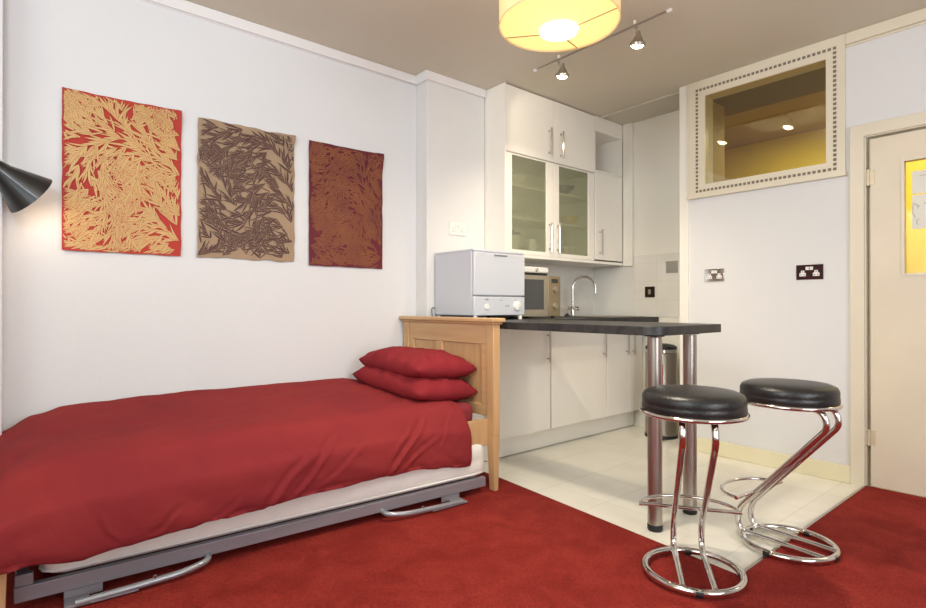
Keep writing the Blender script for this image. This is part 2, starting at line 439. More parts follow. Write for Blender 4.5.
# door casing + door
mb = MB()
ring(mb, -.966, -.014, -.2, 2.006, dx0+.006, dx1-.006, -.15, dz-.006, WY-.018, WY)
for v in list(mb.bm.verts):
    if v.co.z < 0: v.co.z = 0
mb.box((dx0, WY-.001, 0), (dx0+.012, WY+T, dz)); mb.box((dx0+.012, WY+.048, 0), (dx0+.045, WY+.07, dz-.012)); mb.box((dx0+.045, WY+.048, 1.905), (dx1-.012, WY+.07, dz-.012)); mb.box((dx1-.012, WY-.001, 0), (dx1, WY+T, dz)); mb.box((dx0, WY-.001, dz-.012), (dx1, WY+T, dz))
struct('trim_7', mb, M['cream'], .003)
D = tag(thing('door_1', None, None, (-.48, WY+.02, .006)), kind='structure')
lx0, lx1, lz0, lz1 = dx0+.03, dx1-.015, .008, 1.918
px0, px1, pz0, pz1 = -.726, -.255, 1.172, 1.768
mb = MB()
ya, yb = WY+.006, WY+.046
mb.box((lx0, ya, lz0), (px0, yb, lz1)); mb.box((px1, ya, lz0), (lx1, yb, lz1)); mb.box((px0, ya, lz0), (px1, yb, pz0)); mb.box((px0, ya, pz1), (px1, yb, lz1))
mb.build('door_leaf', M['cream_d'], D)
mb = MB(); ring(mb, px0-.012, px1+.012, pz0-.012, pz1+.012, px0, px1, pz0, pz1, ya-.006, ya+.001); mb.build('glazing_bead', M['cream'], D)
mb = MB(); mb.box((px0, ya+.016, pz0), (px1, ya+.021, pz1)); mb.build('pane', M['doorglass'], D)
for z in (.274, 1.708):
    mb = MB(); mb.tube([(lx0-.008, ya-.006, z-.045), (lx0-.008, ya-.006, z+.045)], .007, 10)
    mb.box((lx0-.026, ya-.004, z-.04), (lx0+.02, ya+.001, z+.04)); mb.build('hinge', M['brass'], D)
mb = MB(); hx = lx1-.06
mb.box((hx-.02, ya-.006, .93), (hx+.02, ya+.001, 1.09)); mb.tube(fillet([(hx, ya, 1.04), (hx, ya-.05, 1.04), (hx-.11, ya-.05, 1.04)], .015), .008, 10)
mb.build('door_handle', M['nickel'], D)
# notices taped inside the door pane
for (za, zb, lab, sd) in ((1.59, 1.71, 'upper sketched paper sheet stuck on the yellow door pane', 3), (1.405, 1.583, 'lower sketched paper sheet stuck on the yellow door pane', 8)):
    rnd = random.Random(sd); mb = MB(); yy = ya+.012
    mb.box((-.697, yy, za), (-.40, yy+.001, zb)); mb.mi = 1
    for k in range(16):
        x = -.69+.28*rnd.random(); z = za+.015+(zb-za-.03)*rnd.random(); ang = rnd.random()*pi; L = .02+.05*rnd.random()
        pts = [(min(-.405, max(-.693, x+cos(ang+j*.35)*L*j/4)), yy-.0004, min(zb-.004, max(za+.004, z+sin(ang+j*.35)*L*j/4))) for j in range(5)]
        mb.tube(pts, .0012, 4)
    tag(mb.build('paper_notice', [M['paper'], M['ink']]), lab, 'notice')

# window behind the camera (daylight)
Wb = tag(thing('window_2', None, None, (-.5, BY-.05, 1.5)), kind='structure')
mb = MB(); ring(mb, -1.9, .9, .85, 2.3, -1.84, .84, .91, 2.24, BY-.07, BY-.02); mb.box((-.53, BY-.06, .91), (-.47, BY-.03, 2.24)); mb.build('frame', M['coving'], Wb)
mb = MB(); mb.box((-1.84, BY-.05, .91), (.84, BY-.045, 2.24)); mb.build('pane', M['doorglass'], Wb)

# ------------------------------------------------------------------ art
def art(name, y0, y1, z0, z1, seed, mats, label, cat, n_sprig, wobble, width, bias):
    rnd = random.Random(seed); X0 = WX+.006
    def off(y, z):
        e = noise.noise(Vector((y*3+seed, z*3, seed)))*.004
        c = max(0, (z-(z1-.12))/.12)*max(0, (y-(y1-.15))/.15)
        return X0+.005+e+c*.02
    mb = MB(); NY, NZ = 26, 36; g = []
    for j in range(NZ+1):
        row = []
        for i in range(NY+1):
            y = y0+(y1-y0)*i/NY; z = z0+(z1-z0)*j/NZ
            ey = noise.noise(Vector((z*14, seed, i > NY/2)))*wobble; ez = noise.noise(Vector((y*14, seed, 5+(j > NZ/2))))*wobble
            yy = y+(ey if i in (0, NY) else 0); zz = z+(ez if j in (0, NZ) else 0)
            row.append(mb.bm.verts.new((off(y, z), yy, zz)))
        g.append(row)
    for j in range(NZ):
        for i in range(NY): mb.face([g[j][i], g[j][i+1], g[j+1][i+1], g[j+1][i]], True)
    mb.mi = 1; mg = .0035
    def inside(y, z): return y0+mg < y < y1-mg and z0+mg < z < z1-mg
    layer = [0]
    def blade(y, z, ang, L, w):
        layer[0] += 1
        dd = .0006+layer[0]*3.5e-6
        cv = rnd.uniform(-.5, .5); n = 5; cl = []
        py, pz = y, z
        for k in range(n+1):
            if not inside(py, pz): break
            cl.append((py, pz, ang+cv*k/n)); py += cos(ang+cv*k/n)*L/n; pz += sin(ang+cv*k/n)*L/n
        if len(cl) < 3: return
        m = len(cl)-1
        for (grow, ex, mi_) in ((1.75, 0, 0), (1.0, 1.7e-6, 1)):      # a thin gap of bare paper round every blade
            mb.mi = mi_; prev = None
            for k, (a, b, an) in enumerate(cl):
                t = k/m; ww = w*(sin(pi*min(1, t*.85+.15))**.8)*.5 if k < m else 0.0002
                ww = ww*grow if mi_ else ww+.0008
                q = [mb.bm.verts.new((off(a, b)+dd+ex, a-sin(an)*ww, b+cos(an)*ww)), mb.bm.verts.new((off(a, b)+dd+ex, a+sin(an)*ww, b-cos(an)*ww))]
                if prev: mb.face([prev[0], prev[1], q[1], q[0]])
                prev = q
    for s in range(n_sprig):
        gy = ((s*0.618034) % 1.0); gz = (s+rnd.random())/n_sprig
        y = y0+(y1-y0)*gy; z = z0+(z1-z0)*gz
        # leaning flow of tufts, swinging smoothly over the sheet
        f = noise.noise(Vector((y*3.2, z*3.2, bias)))*3.4+noise.noise(Vector((y*9, z*9, bias+4)))*1.2
        a = 2.6+f+rnd.uniform(-.4, .4)
        nb = rnd.randint(7, 10); stem = rnd.uniform(.02, .06)
        for k in range(nb):
            t = (k+.5)/nb; sy = y+cos(a)*stem*t; sz = z+sin(a)*stem*t
            side = 1 if k % 2 else -1
            blade(sy, sz, a+side*rnd.uniform(.08, .95)*(1-.6*t), rnd.uniform(.04, .105), width*rnd.uniform(.6, 1.25))
    o = mb.build(name, mats, None, fixn=False)
    for p in o.data.polygons: pass
    return tag(o, label, cat)
art('art_print', .189, .673, 1.249, 1.975, 3, [M['art_red'], M['ink_gold']],
    'red paper print with dense gold leaf pattern, nearest the black wall lamp', 'wall art', 200, .004, .0092, 1.5)
art('art_print', .75, 1.262, 1.252, 1.968, 11, [M['art_tan'], M['ink_brown']],
    'tan paper print with dark brown leaf pattern and ragged edges', 'wall art', 140, .008, .0092, 6.5)
art('art_print', 1.35, 1.846, 1.236, 1.966, 23, [M['art_mar'], M['ink_bronze']],
    'dark maroon paper print with faint bronze leaf pattern', 'wall art', 215, .003, .0085, 3.5)

# ------------------------------------------------------------------ wall lamp
def axis_matrix(d):
    d = Vector(d).normalized(); return d.to_track_quat('Z', 'Y').to_matrix().to_4x4()
Lm = thing('wall_lamp', 'black conical metal wall lamp at the left edge beside the red print', 'lamp', (WX+.03, -.1, 1.56))
ax = Vector((-.30, .74, -.60)).normalized(); A = Vector((-2.83, -.035, 1.548))
m4 = axis_matrix(ax)
mb = MB()
prof = [(.022, -.02), (.032, .0), (.04, .03), (.098, .150), (.100, .154), (.0975, .154), (.038, .035), (.03, .005)]
mb.lathe(prof, A, 36, m4, capb=True, capt=True); mb.build('lamp_shade', M['lampblack'], Lm, fixn=True)
mb = MB(); mb.lathe([(.012, -.045), (.024, -.04), (.024, -.018), (.018, -.012)], A, 20, m4); mb.build('lamp_holder', M['lampblack'], Lm)
mb = MB(); c0 = A+ax*.0
mb.tube([c0+Vector((.035, 0, .012)), c0+Vector((.052, .01, .02))], .008, 10); mb.build('swivel_knob', M['chrome'], Lm)
mb = MB(); mb.tube(fillet([A-ax*.04, A-ax*.09, (-2.83, -.13, 1.50), (PX+.02, -.13, 1.50)], .03), .007, 10); mb.build('lamp_arm', M['lampblack'], Lm)
mb = MB(); mb.lathe([(.05, 0), (.05, .015), (.044, .02)], (PX, -.13, 1.50), 28, axis_matrix((1, 0, 0))); mb.build('wall_plate', M['lampblack'], Lm)
mb = MB(); mb.lathe([(.012, .03), (.02, .05), (.028, .08), (.022, .105), (.008, .115)], A, 16, m4); mb.build('bulb', mat('lamp_bulb', (255, 240, 210), .4, emis=(255, 205, 130), estr=8), Lm)

# ------------------------------------------------------------------ bed
B = thing('single_bed', 'pale oak single bed with panelled headboard against the left wall', 'bed', (-2.58, 1.0, .006))
yh0, yh1 = 2.0, 2.048
bx0, bx1 = -3.0, -2.14
mb = MB()
def post(mb, x0, x1, y0, y1, z1, taper=.010):
    for (za, zb, t0, t1) in ((.006, .30, taper, 0), (.30, z1, 0, 0)):
        lo = [(x0+t0, y0+t0), (x1-t0*.3, y0+t0), (x1-t0*.3, y1-t0), (x0+t0, y1-t0)]
        hi = [(x0+t1, y0+t1), (x1-t1, y0+t1), (x1-t1, y1-t1), (x0+t1, y1-t1)]
        a = [mb.bm.verts.new((p[0], p[1], za)) for p in lo]; b = [mb.bm.verts.new((p[0], p[1], zb)) for p in hi]
        mb.face(list(reversed(a))); mb.face(b)
        for i in range(4): mb.face([a[i], a[(i+1) % 4], b[(i+1) % 4], b[i]])
for xa in (bx0, bx1-.055):
    mb = MB(); post(mb, xa, xa+.055, yh0, yh1, .905); mb.build('headboard_post', M['wood'], B, .003)
mb = MB()
ix0, ix1 = bx0+.055, bx1-.055
mb.box((ix0, 2.006, .79), (ix1, 2.042, .905)); mb.box((ix0, 2.006, .40), (ix1, 2.042, .46))
mb.box((ix0, 2.006, .46), (ix0+.05, 2.042, .79)); mb.box((ix1-.05, 2.006, .46), (ix1, 2.042, .79))
mb.box((-2.66, 2.006, .46), (-2.60, 2.042, .79))
mb.build('headboard_frame', M['wood_h'], B, .003)
mb = MB(); mb.box((ix0+.05, 2.018, .46), (-2.66, 2.03, .79)); mb.box((-2.60, 2.018, .46), (ix1-.05, 2.03, .79)); mb.build('headboard_panel', M['wood'], B)
mb = MB(); mb.box((bx0-.018, 1.972, .912), (bx1+.022, 2.07, .934)); mb.box((bx0-.006, 1.985, .9), (bx1+.01, 2.06, .913)); mb.build('headboard_cap', M['wood_h'], B, .005)
for xa in (bx0+.01, -2.206):
    mb = MB(); mb.box((xa, .16, .25), (xa+.022, 2.0, .39)); mb.build('side_rail', M['wood_h'] if 0 else M['wood'], B, .003)
for xa in (bx0, -2.262):
    mb = MB(); post(mb, xa, xa+.055, -.045, .007, .32, .008); mb.build('footboard_post', M['wood'], B, .003)
mb = MB(); mb.box((bx0+.055, -.035, .2), (-2.262, -.003, .31)); mb.build('footboard', M['wood_h'], B, .003)
mb = MB()
for k in range(12): mb.box((bx0+.03, .1+k*.155, .335), (-2.26, .17+k*.155, .35))
mb.build('bed_slats', M['wood_h'], B)
# mattress of the bed
mt = MB(); mt.box((-2.985, .02, .355), (-2.235, 1.955, .475))
o = mt.build('mattress', M['sheet'], None, .04, bseg=4); tag(o, 'mattress in a maroon sheet under the red duvet on the oak bed', 'mattress')

# duvet
HEM = [(-0.09, 0.192), (-0.013, 0.197), (0.067, 0.198), (0.195, 0.176), (0.353, 0.187), (0.589, 0.203), (0.801, 0.205), (0.985, 0.219), (1.226, 0.221), (1.566, 0.215), (1.693, 0.193), (1.828, 0.171), (1.9, 0.165)]
def lerp(tab, x):
    if x <= tab[0][0]: return tab[0][1]
    for (a, fa), (b, fb) in zip(tab, tab[1:]):
        if x <= b: return fa+(fb-fa)*(x-a)/(b-a)
    return tab[-1][1]
def catmull(pts, n):
    P = [pts[0]]+list(pts)+[pts[-1]]; out = []
    seglen = [(Vector(P[i+2])-Vector(P[i+1])).length for i in range(len(pts)-1)]; tot = sum(seglen)
    for k in range(n+1):
        d = tot*k/n; i = 0
        while i < len(seglen)-1 and d > seglen[i]: d -= seglen[i]; i += 1
        t = min(1, d/seglen[i]); a, b, c, e = [Vector(P[i+j]) for j in range(4)]
        out.append(.5*((2*b)+(c-a)*t+(2*a-5*b+4*c-e)*t*t+(3*b-a-3*c+e)*t**3))
    return out
mb = MB(); NYd, NS = 240, 110; g = []
TOPW = [(-.12, .33), (-.10, .40), (-.06, .455), (.0, .49), (.08, .535), (.18, .56), (.5, .572), (1.2, .572), (1.55, .568), (1.75, .54), (1.84, .525)]
TOPN = [(-.12, .30), (-.10, .36), (-.06, .42), (.0, .47), (.08, .495), (.2, .508), (.6, .515), (1.2, .518), (1.6, .518), (1.75, .51), (1.84, .50)]
for j in range(NYd+1):
    t = j/NYd; y = -.12+(1.835+.12)*t
    zw, zn, zh = lerp(TOPW, y), lerp(TOPN, y), lerp(HEM, y)
    xs = -2.155           # hem line
    prof = [(-3.012, zw-.05), (-3.0, zw-.012), (-2.96, zw), (-2.75, zw*.55+zn*.45+.004), (-2.5, zn+.012), (xs-.15, zn-.006), (xs-.07, zn-.035), (xs-.018, zn-.115), (xs+.006, (zn+zh)*.5), (xs+.012, zh+.05), (xs, zh), (xs-.02, zh-.004)]
    row = []
    for i, p in enumerate(catmull([(a, 0, b) for a, b in prof], NS)):
        row.append(Vector((p[0], y, p[2])))
    g.append(row)
FOLDS = [(1.56, 0.427, 1.372, 0.241, 0.01, 0.013), (1.608, 0.342, 1.438, 0.242, 0.008, 0.009), (0.962, 0.369, 0.804, 0.211, 0.012, 0.009), (1.098, 0.418, 0.919, 0.238, 0.01, 0.009), (1.205, 0.361, 1.025, 0.248, 0.008, 0.005), (0.473, 0.256, 0.406, 0.206, 0.007, 0.008), (0.239, 0.3, 0.296, 0.212, 0.007, 0.006), (1.484, 0.419, 1.394, 0.339, 0.006, 0.008), (1.747, 0.432, 1.651, 0.306, 0.008, 0.005), (0.688, 0.257, 0.623, 0.197, 0.01, 0.004)]
def wr(p, y, s):
    """wrinkle height: broad billows plus diagonal folds near the pillow corner"""
    q = Vector((p.x*2.0, y*1.3, p.z*2.2))
    w = noise.noise(q*1.6)*.010+noise.noise(q*4.0+Vector((3, 1, 7)))*.004
    w += noise.noise(Vector((p.x*14+p.z*10+y*5, y*1.6, p.z*2)))*.0055
    # creases running down and away from the pillow end, most on the side drop
    for (ay, az, by, bz, wd, am) in FOLDS:
        dy, dz_ = by-ay, bz-az; L2 = dy*dy+dz_*dz_
        t = ((p.y-ay)*dy+(p.z-az)*dz_)/L2
        if -.25 < t < 1.2:
            d = ((p.y-ay)*dz_-(p.z-az)*dy)/math.sqrt(L2)+.006*sin(t*5+ay*9)
            tp = max(0, min(1, (t+.25)*3))*max(0, min(1, (1.2-t)*3))*(1 if p.x > -2.3 else 0)
            w += am*tp*(math.exp(-(d/wd)**2)-.9*math.exp(-((d-wd*1.7)/wd)**2))
    w += .0032*noise.noise(Vector((p.x*9+y*6, y*22, p.z*26)))*(1 if p.z < .42 else .4)
    # long soft ridge at the foot end
    w += .006*math.exp(-((y-.12)/.05)**2)*sin(p.x*13)+.006*math.exp(-((y-.02)/.03)**2)*sin(p.x*22+1)
    return w
vg = []
for j in range(NYd+1):
    row = []
    for i in range(NS+1):
        p = g[j][i]; a = g[max(0, j-1)][i]; b = g[min(NYd, j+1)][i]; c = g[j][max(0, i-1)]; d = g[j][min(NS, i+1)]
        nrm = (b-a).cross(d-c); nrm = nrm.normalized() if nrm.length > 1e-9 else Vector((0, 0, 1))
        if nrm.z < -.2 or nrm.x < -.7: nrm = -nrm
        w = wr(p, p.y, i/NS)
        edge = min(1, j/3.0+.3, (NYd-j)/4.0+.3)*min(1, i/6)
        q = p+nrm*w*edge
        if i >= NS-10: q.z += .010*noise.noise(Vector((p.y*9, 2, 3)))*(i-NS+10)/10
        q.x = max(q.x, WX+.016)
        row.append(mb.bm.verts.new(q))
    vg.append(row)
for j in range(NYd):
    for i in range(NS): mb.face([vg[j][i], vg[j+1][i], vg[j+1][i+1], vg[j][i+1]], True)
# turned-in end at the pillow side and hanging end at the foot
prev = vg[NYd]
for (dy, sh) in ((.012, .985), (.010, .95), (-.006, .90)):
    row = []
    for i, v in enumerate(prev):
        row.append(mb.bm.verts.new((v.co.x-(.004 if i > NS*.5 else 0), v.co.y+dy, v.co.z-.012*(1 if i < NS*.72 else .1))))
    for i in range(NS): mb.face([prev[i], row[i], row[i+1], prev[i+1]], True)
    prev = row
prev = vg[0]
for (dy, dz_) in ((-.02, -.05), (-.008, -.10), (0, -.06)):
    row = []
    for i, v in enumerate(prev):
        row.append(mb.bm.verts.new((v.co.x, v.co.y+dy, max(.17, v.co.z+dz_))))
    for i in range(NS): mb.face([row[i], prev[i], prev[i+1], row[i+1]], True)
    prev = row
o = mb.build('duvet', M['duvet'], None, sharp=80)
tag(o, 'crumpled red duvet spread over the oak single bed', 'duvet')

# pillows
def pillow(cx, cy, cz, L, Wd, Tk, rz, ry, rx, seed, label):
    mb = MB(); N = 60; K = 40; top = []; bot = []
    R = Matrix.Translation((cx, cy, cz)) @ Matrix.Rotation(rz, 4, 'Z') @ Matrix.Rotation(ry, 4, 'Y') @ Matrix.Rotation(rx, 4, 'X')
    for j in range(K+1):
        rt_, rb_ = [], []
        for i in range(N+1):
            u = i/N*2-1; v = j/K*2-1
            # edges pulled in between pointed corners
            x = u*L/2*(1-.03*(1-v*v)-.05*abs(u*v)**3); y = v*Wd/2*(1-.05*(1-u*u)-.08*abs(u*v)**3)
            h = ((1-abs(u)**4.2)*(1-abs(v)**3.0))**.5*Tk/2
            e = noise.noise(Vector((u*2.2+seed, v*2, seed)))*.014+.007*math.exp(-((v*.5+u*.8-.55)/.05)**2)-.006*math.exp(-((v*.6-u*.7-.35)/.06)**2)+noise.noise(Vector((u*6+seed, v*4, 1)))*.004
            pl = math.exp(-((abs(u)-.86)/.12)**2)*sin(v*11+seed)*.005+math.exp(-((abs(v)-.84)/.12)**2)*sin(u*17+seed)*.005
            e = (e+pl)*min(1, h/(Tk*.2))
            rt_.append(mb.bm.verts.new(R @ Vector((x, y, h*1.12+e))))
            rb_.append(rt_[-1] if (i in (0, N) or j in (0, K)) else mb.bm.verts.new(R @ Vector((x, y, -h*.88+e*.4))))
        top.append(rt_); bot.append(rb_)
    for j in range(K):
        for i in range(N):
            mb.face([top[j][i], top[j][i+1], top[j+1][i+1], top[j+1][i]], True)
            mb.face([bot[j][i], bot[j+1][i], bot[j+1][i+1], bot[j][i+1]], True)
    return tag(mb.build('pillow', M['pillow'], None, sharp=89), label, 'pillow', 'red pillows at the head of the bed')
pillow(-2.59, 1.79, .560, .68, .45, .165, radians(2), radians(4), radians(-4), 2, 'lower of two stacked red pillows, lying on the duvet')
pillow(-2.595, 1.81, .664, .66, .43, .16, radians(-1), radians(1), radians(-3), 9, 'upper of two stacked red pillows, on top of the other pillow')

# ------------------------------------------------------------------ trundle
ROT = -radians(3.36)
Tn = thing('trundle_bed', 'low grey steel pull-out trundle frame under the oak bed', 'trundle', (-2.268, .02, .006), ROT)
# local: y along the bed, x out towards the room (0 = front face), z from floor top
mb = MB()
mb.box((-.03, .0, .037), (0, 1.94, .087)); mb.build('front_rail', M['frame_grey'], Tn, .003, local=True)
mb = MB(); mb.box((-.70, .0, .032), (-.67, 1.90, .09)); mb.build('back_rail', M['frame_grey'], Tn, .003, local=True)
for y in (.0, 1.87):
    mb = MB(); mb.box((-.67, y, .04), (-.03, y+.03, .085)); mb.build('cross_rail', M['frame_grey'], Tn, .003, local=True)
mb = MB(); mb.box((-.03, .002, .0875), (-.004, .05, .125)); mb.box((-.1, .002, .0875), (-.03, .006, .15)); mb.build('end_bracket', M['frame_grey'], Tn, .002, local=True)
def fold_leg(ya, sgn, name):
    L = MB()
    pts = fillet([(.058, ya+.02*sgn, .016), (.062, ya+.17*sgn, .020), (.060, ya+.34*sgn, .026), (.035, ya+.43*sgn, .035), (-.015, ya+.44*sgn, .045)], [.05, .05, .05])
    L.tube(pts, .0115, 12)
    o = L.build('folding_leg', M['frame_silver'], Tn, local=True)
    P = MB()
    P.box((-.01, ya-.01*sgn, .006), (.068, ya+.06*sgn, .014)); P.box((.045, ya+.06*sgn, .006), (.070, ya+.20*sgn, .013)); P.box((-.01, ya-.01*sgn, .006), (-.004, ya+.10*sgn, .04))
    P.build('leg_plate', M['frame_grey'], o, .002, local=True)
    Q = MB()
    Q.lathe([(.010, .014), (.010, .019), (.006, .022)], (.045, ya+.035*sgn, 0), 12); Q.build('bolt', M['chrome'], o, local=True)
    Q = MB(); Q.lathe([(.007, .0), (.007, .006), (.003, .008)], (.06, ya+.25*sgn, .034), 10); Q.build('bolt', M['chrome'], o, local=True)
fold_leg(.14, 1, 'a'); fold_leg(1.76, -1, 'b')
# trundle mattress
TM = thing('trundle_mattress', 'white quilted mattress on the grey trundle frame, below the red duvet', 'mattress', (-2.268, .02, .096), ROT)
mb = MB(); W_, L0, L1, Z0, Z1 = .66, .062, 1.965, .0, .175
NX, NY2 = 10, 150
def rr_ring(inset, z, r=.06, n=8):
    pts = []
    x0, x1, yA, yB = -W_-.006+inset, -.006-inset, L0+inset, L1-inset
    for cx, cy, a0 in ((x1-r, yB-r, 0), (x0+r, yB-r, pi/2), (x0+r, yA+r, pi), (x1-r, yA+r, 1.5*pi)):
        for k in range(n+1):
            a = a0+pi/2*k/n; pts.append((cx+r*cos(a), cy+r*sin(a)))
    out = []
    for (p, q) in zip(pts, pts[1:]+pts[:1]):
        d = math.dist(p, q); m = 90 if d > 1 else (24 if d > .3 else 1)
        for k in range(m): out.append((p[0]+(q[0]-p[0])*k/m, p[1]+(q[1]-p[1])*k/m, z))
    return out
levels = []
for k in range(15):
    t = k/14; z = Z0+(Z1-Z0)*t
    ins = .022*(abs(2*t-1)**5)
    levels.append(rr_ring(ins, z))
rings = []
for k, lv in enumerate(levels):
    ring_ = []
    t = k/14
    for (x, y, z) in lv:
        puff = .004*abs(sin(y*pi/.16))**.6*abs(sin(t*pi*2))**.6 if x > -.03 else 0
        ring_.append(mb.bm.verts.new((x+puff-.003, y, z)))
    rings.append(ring_)
for A_, B_ in zip(rings, rings[1:]):
    n = len(A_)
    for i in range(n): mb.face([A_[i], A_[(i+1) % n], B_[(i+1) % n], B_[i]], True)
mb.face(list(reversed(rings[0]))); mb.face(rings[-1])
tmo = mb.build('mattress_body', M['mattress'], TM, sharp=70, local=True)
mb = MB(); lv = rr_ring(.003, .02); mb.tube([Vector(p)+Vector((.0, 0, 0)) for p in lv[::3]], .0045, 6, closed=True)
mb.build('piping', M['whiteplastic2'], TM, local=True)

# ------------------------------------------------------------------ kitchen: base units
WT0, WT1 = .872, .912
FXB = -2.52
def bar_handle(name, x, y, z0, z1, parent, r=.0055, stand=.028, out=1):
    mb = MB()
    mb.tube([(x+stand, y, z0), (x+stand, y, z1)], r, 10)
    for z in (z0+.025, z1-.025): mb.tube([(x, y, z), (x+stand, y, z)], r*.85, 8)
    return mb.build('handle', M['nickel'], parent)
def base_unit(ya, yb, doors, label, side=False):
    o = thing('base_cabinet', label, 'cabinet', (-2.78, (ya+yb)/2, .15))
    mb = MB(); mb.box((WX+.145, ya+.001, .148), (FXB-.02, yb-.001, WT0-.001)); mb.build('carcass', M['cab'], o)
    for (a, b, hy) in doors:
        mb = MB(); mb.box((FXB-.019, a+.003, .148), (FXB, b-.003, WT0-.006)); d = mb.build('door', M['cab'], o, .0025)
        bar_handle('handle', FXB, hy, .612, .822, d)
    return o
base_unit(2.12, 2.899, [(2.295, 2.896, 2.858)], 'white single-door base cabinet beside the oak headboard, handle at right')
base_unit(2.902, 3.542, [(2.902, 3.542, 3.50)], 'white wide single-door base cabinet second from the headboard')
base_unit(3.545, 4.045, [(3.545, 3.838, 3.80), (3.840, 4.04, 3.885)], 'white two-door base cabinet at the far end behind the table legs')
tag(MB().box((-2.615, 2.12, .006), (-2.60, AY-.018, .147)).build('plinth', M['cab'], None), 'white plinth board running under the base cabinets', 'plinth')

# worktop with sink cut-out (L shape with the peninsula)
mb = MB()
sx0, sx1, sy0, sy1 = -2.82, -2.48, 3.42, 3.92
fx = -2.38
x_in = WX+.001
mb.box((PX+.001, 2.105, WT0), (fx, 2.6235, WT1))
mb.box((x_in, 2.6235, WT0), (fx, sy0, WT1)); mb.box((x_in, sy1, WT0), (fx, AY-.007, WT1))
mb.box((x_in, sy0, WT0), (sx0, sy1, WT1)); mb.box((sx1, sy0, WT0), (fx, sy1, WT1))
tag(mb.build('kitchen_worktop', M['worktop'], None), 'dark grey slate-look worktop along the left wall holding the sink', 'worktop')
BR = thing('breakfast_bar', 'dark slate-look breakfast bar standing on two steel legs', 'breakfast bar', (-1.327, 2.38, 0.0))
ex, ya, yb = -1.235, 2.105, 2.675
poly = [(fx+.001, ya)]
r = .085
for k in range(9):
    a = -pi/2+pi/2*k/8; poly.append((ex-r+r*cos(a)*1.0, ya+r+r*sin(a)))
poly += [(ex, yb-.01), (ex-.01, yb), (fx+.001, yb)]
mb = MB(); mb.prism(poly, WT0, WT1); mb.build('bar_top', M['worktop'], BR, .003)
for yy in (2.224, 2.536):
    mb = MB(); mb.lathe([(.0315, .03), (.0315, WT0-.012)], (-1.327, yy, 0), 32); lg = mb.build('leg', M['steel'], BR)
    mb = MB(); mb.lathe([(.030, .0008), (.033, .006), (.033, .026), (.030, .032)], (-1.327, yy, 0), 28); mb.build('rubber_foot', M['black'], lg)
    mb = MB(); mb.lathe([(.043, WT0-.008), (.043, WT0-.0005)], (-1.327, yy, 0), 28); mb.build('mounting_plate', M['black'], lg)

# splashbacks
struct('trim_splashback_left', MB().box((WX+.0005, 2.6235, WT1+.0005), (WX+.006, AY-.0005, 1.42)), M['splash'])
struct('trim_splashback_back', MB().box((WX+.0065, AY-.008, WT1+.0005), (-2.605, AY-.0005, 1.336)), M['splash'])

# ------------------------------------------------------------------ wall units
FU = -2.70; UX = WX+.007
def panel_box(mb, x0, x1, ya, yb, z0, z1, t=.016, shelves=()):
    mb.box((x0, ya, z0), (x1, ya+t, z1)); mb.box((x0, yb-t, z0), (x1, yb, z1))
    mb.box((x0, ya+t, z0), (x1, yb-t, z0+t)); mb.box((x0, ya+t, z1-t), (x1, yb-t, z1)); mb.box((x0, ya+t, z0+t), (x0+.006, yb-t, z1-t))
    for z in shelves: mb.box((x0+.006, ya+t, z), (x1-.03, yb-t, z+t))
def slim_handle(x, y, z0, z1, parent):
    mb = MB()
    pts = fillet([(x, y, z0+.012), (x+.026, y, z0), (x+.026, y, z0+.02), (x+.026, y, z1-.02), (x+.026, y, z1), (x, y, z1-.012)], .01, 3)
    mb.tube([(x+.026, y, z0), (x+.026, y, z1)], .0062, 10)
    for z in (z0+.02, z1-.02):
        mb.tube([(x, y, z), (x+.026, y, z)], .0045, 8); mb.lathe([(.008, 0), (.008, .003)], (x+.0, y, z), 10, axis_matrix((1, 0, 0)))
    return mb.build('handle', M['chrome'], parent)
SH = (1.625, 1.855)
WG = thing('wall_cabinet', 'white wall cabinet with two frosted glass doors above the dishwasher and microwave', 'cabinet', (-2.86, 3.13, 1.385))
mb = MB(); panel_box(mb, UX, FU-.02, 2.638, 3.634, 1.385, 2.07, shelves=SH); mb.build('carcass', M['cab_in'], WG)
for (a, b, g0, g1, hy) in ((2.642, 3.139, 2.70, 3.058, 3.088), (3.145, 3.632, 3.20, 3.556, 3.178)):
    mb = MB(); mb.box((FU-.019, a, 1.365), (FU, g0, 2.066)); mb.box((FU-.019, g1, 1.365), (FU, b, 2.066)); mb.box((FU-.019, g0, 1.365), (FU, g1, 1.395)); mb.box((FU-.019, g0, 2.055), (FU, g1, 2.066))
    d = mb.build('door', M['cab'], WG, .002)
    mb = MB(); mb.box((FU-.012, g0-.005, 1.39), (FU-.008, g1+.005, 2.06)); mb.build('glass', M['frosted'], d)
    slim_handle(FU, hy, 1.40, 1.62, d)
WTp = thing('wall_cabinet', 'white top cupboard with two solid doors touching the ceiling', 'cabinet', (-2.86, 3.13, 2.072))
mb = MB(); mb.box((UX, 2.638, 2.072), (FU-.02, 3.634, H-.004)); mb.build('carcass', M['cab'], WTp)
for (a, b, hy) in ((2.640, 3.140, 3.085), (3.143, 3.633, 3.218)):
    mb = MB(); mb.box((FU-.019, a, 2.073), (FU, b, H-.008)); d = mb.build('door', M['cab'], WTp, .002)
    slim_handle(FU, hy, 2.115, 2.315, d)
WN = thing('wall_cabinet', 'narrow white wall cupboard with an open niche above its door', 'cabinet', (-2.86, 3.84, 1.385))
mb = MB(); panel_box(mb, UX, FU-.002, 3.636, 4.024, 2.086, 2.43, t=.014); mb.box((UX, 3.636, 2.43), (FU, 4.024, H-.004)); mb.build('open_niche', M['cab'], WN)
mb = MB(); mb.box((UX, 3.636, 1.385), (FU-.02, 4.024, 2.085)); mb.build('carcass', M['cab'], WN)
mb = MB(); mb.box((FU-.019, 3.645, 1.375), (FU, 4.022, 2.084)); d = mb.build('door', M['cab'], WN, .002)
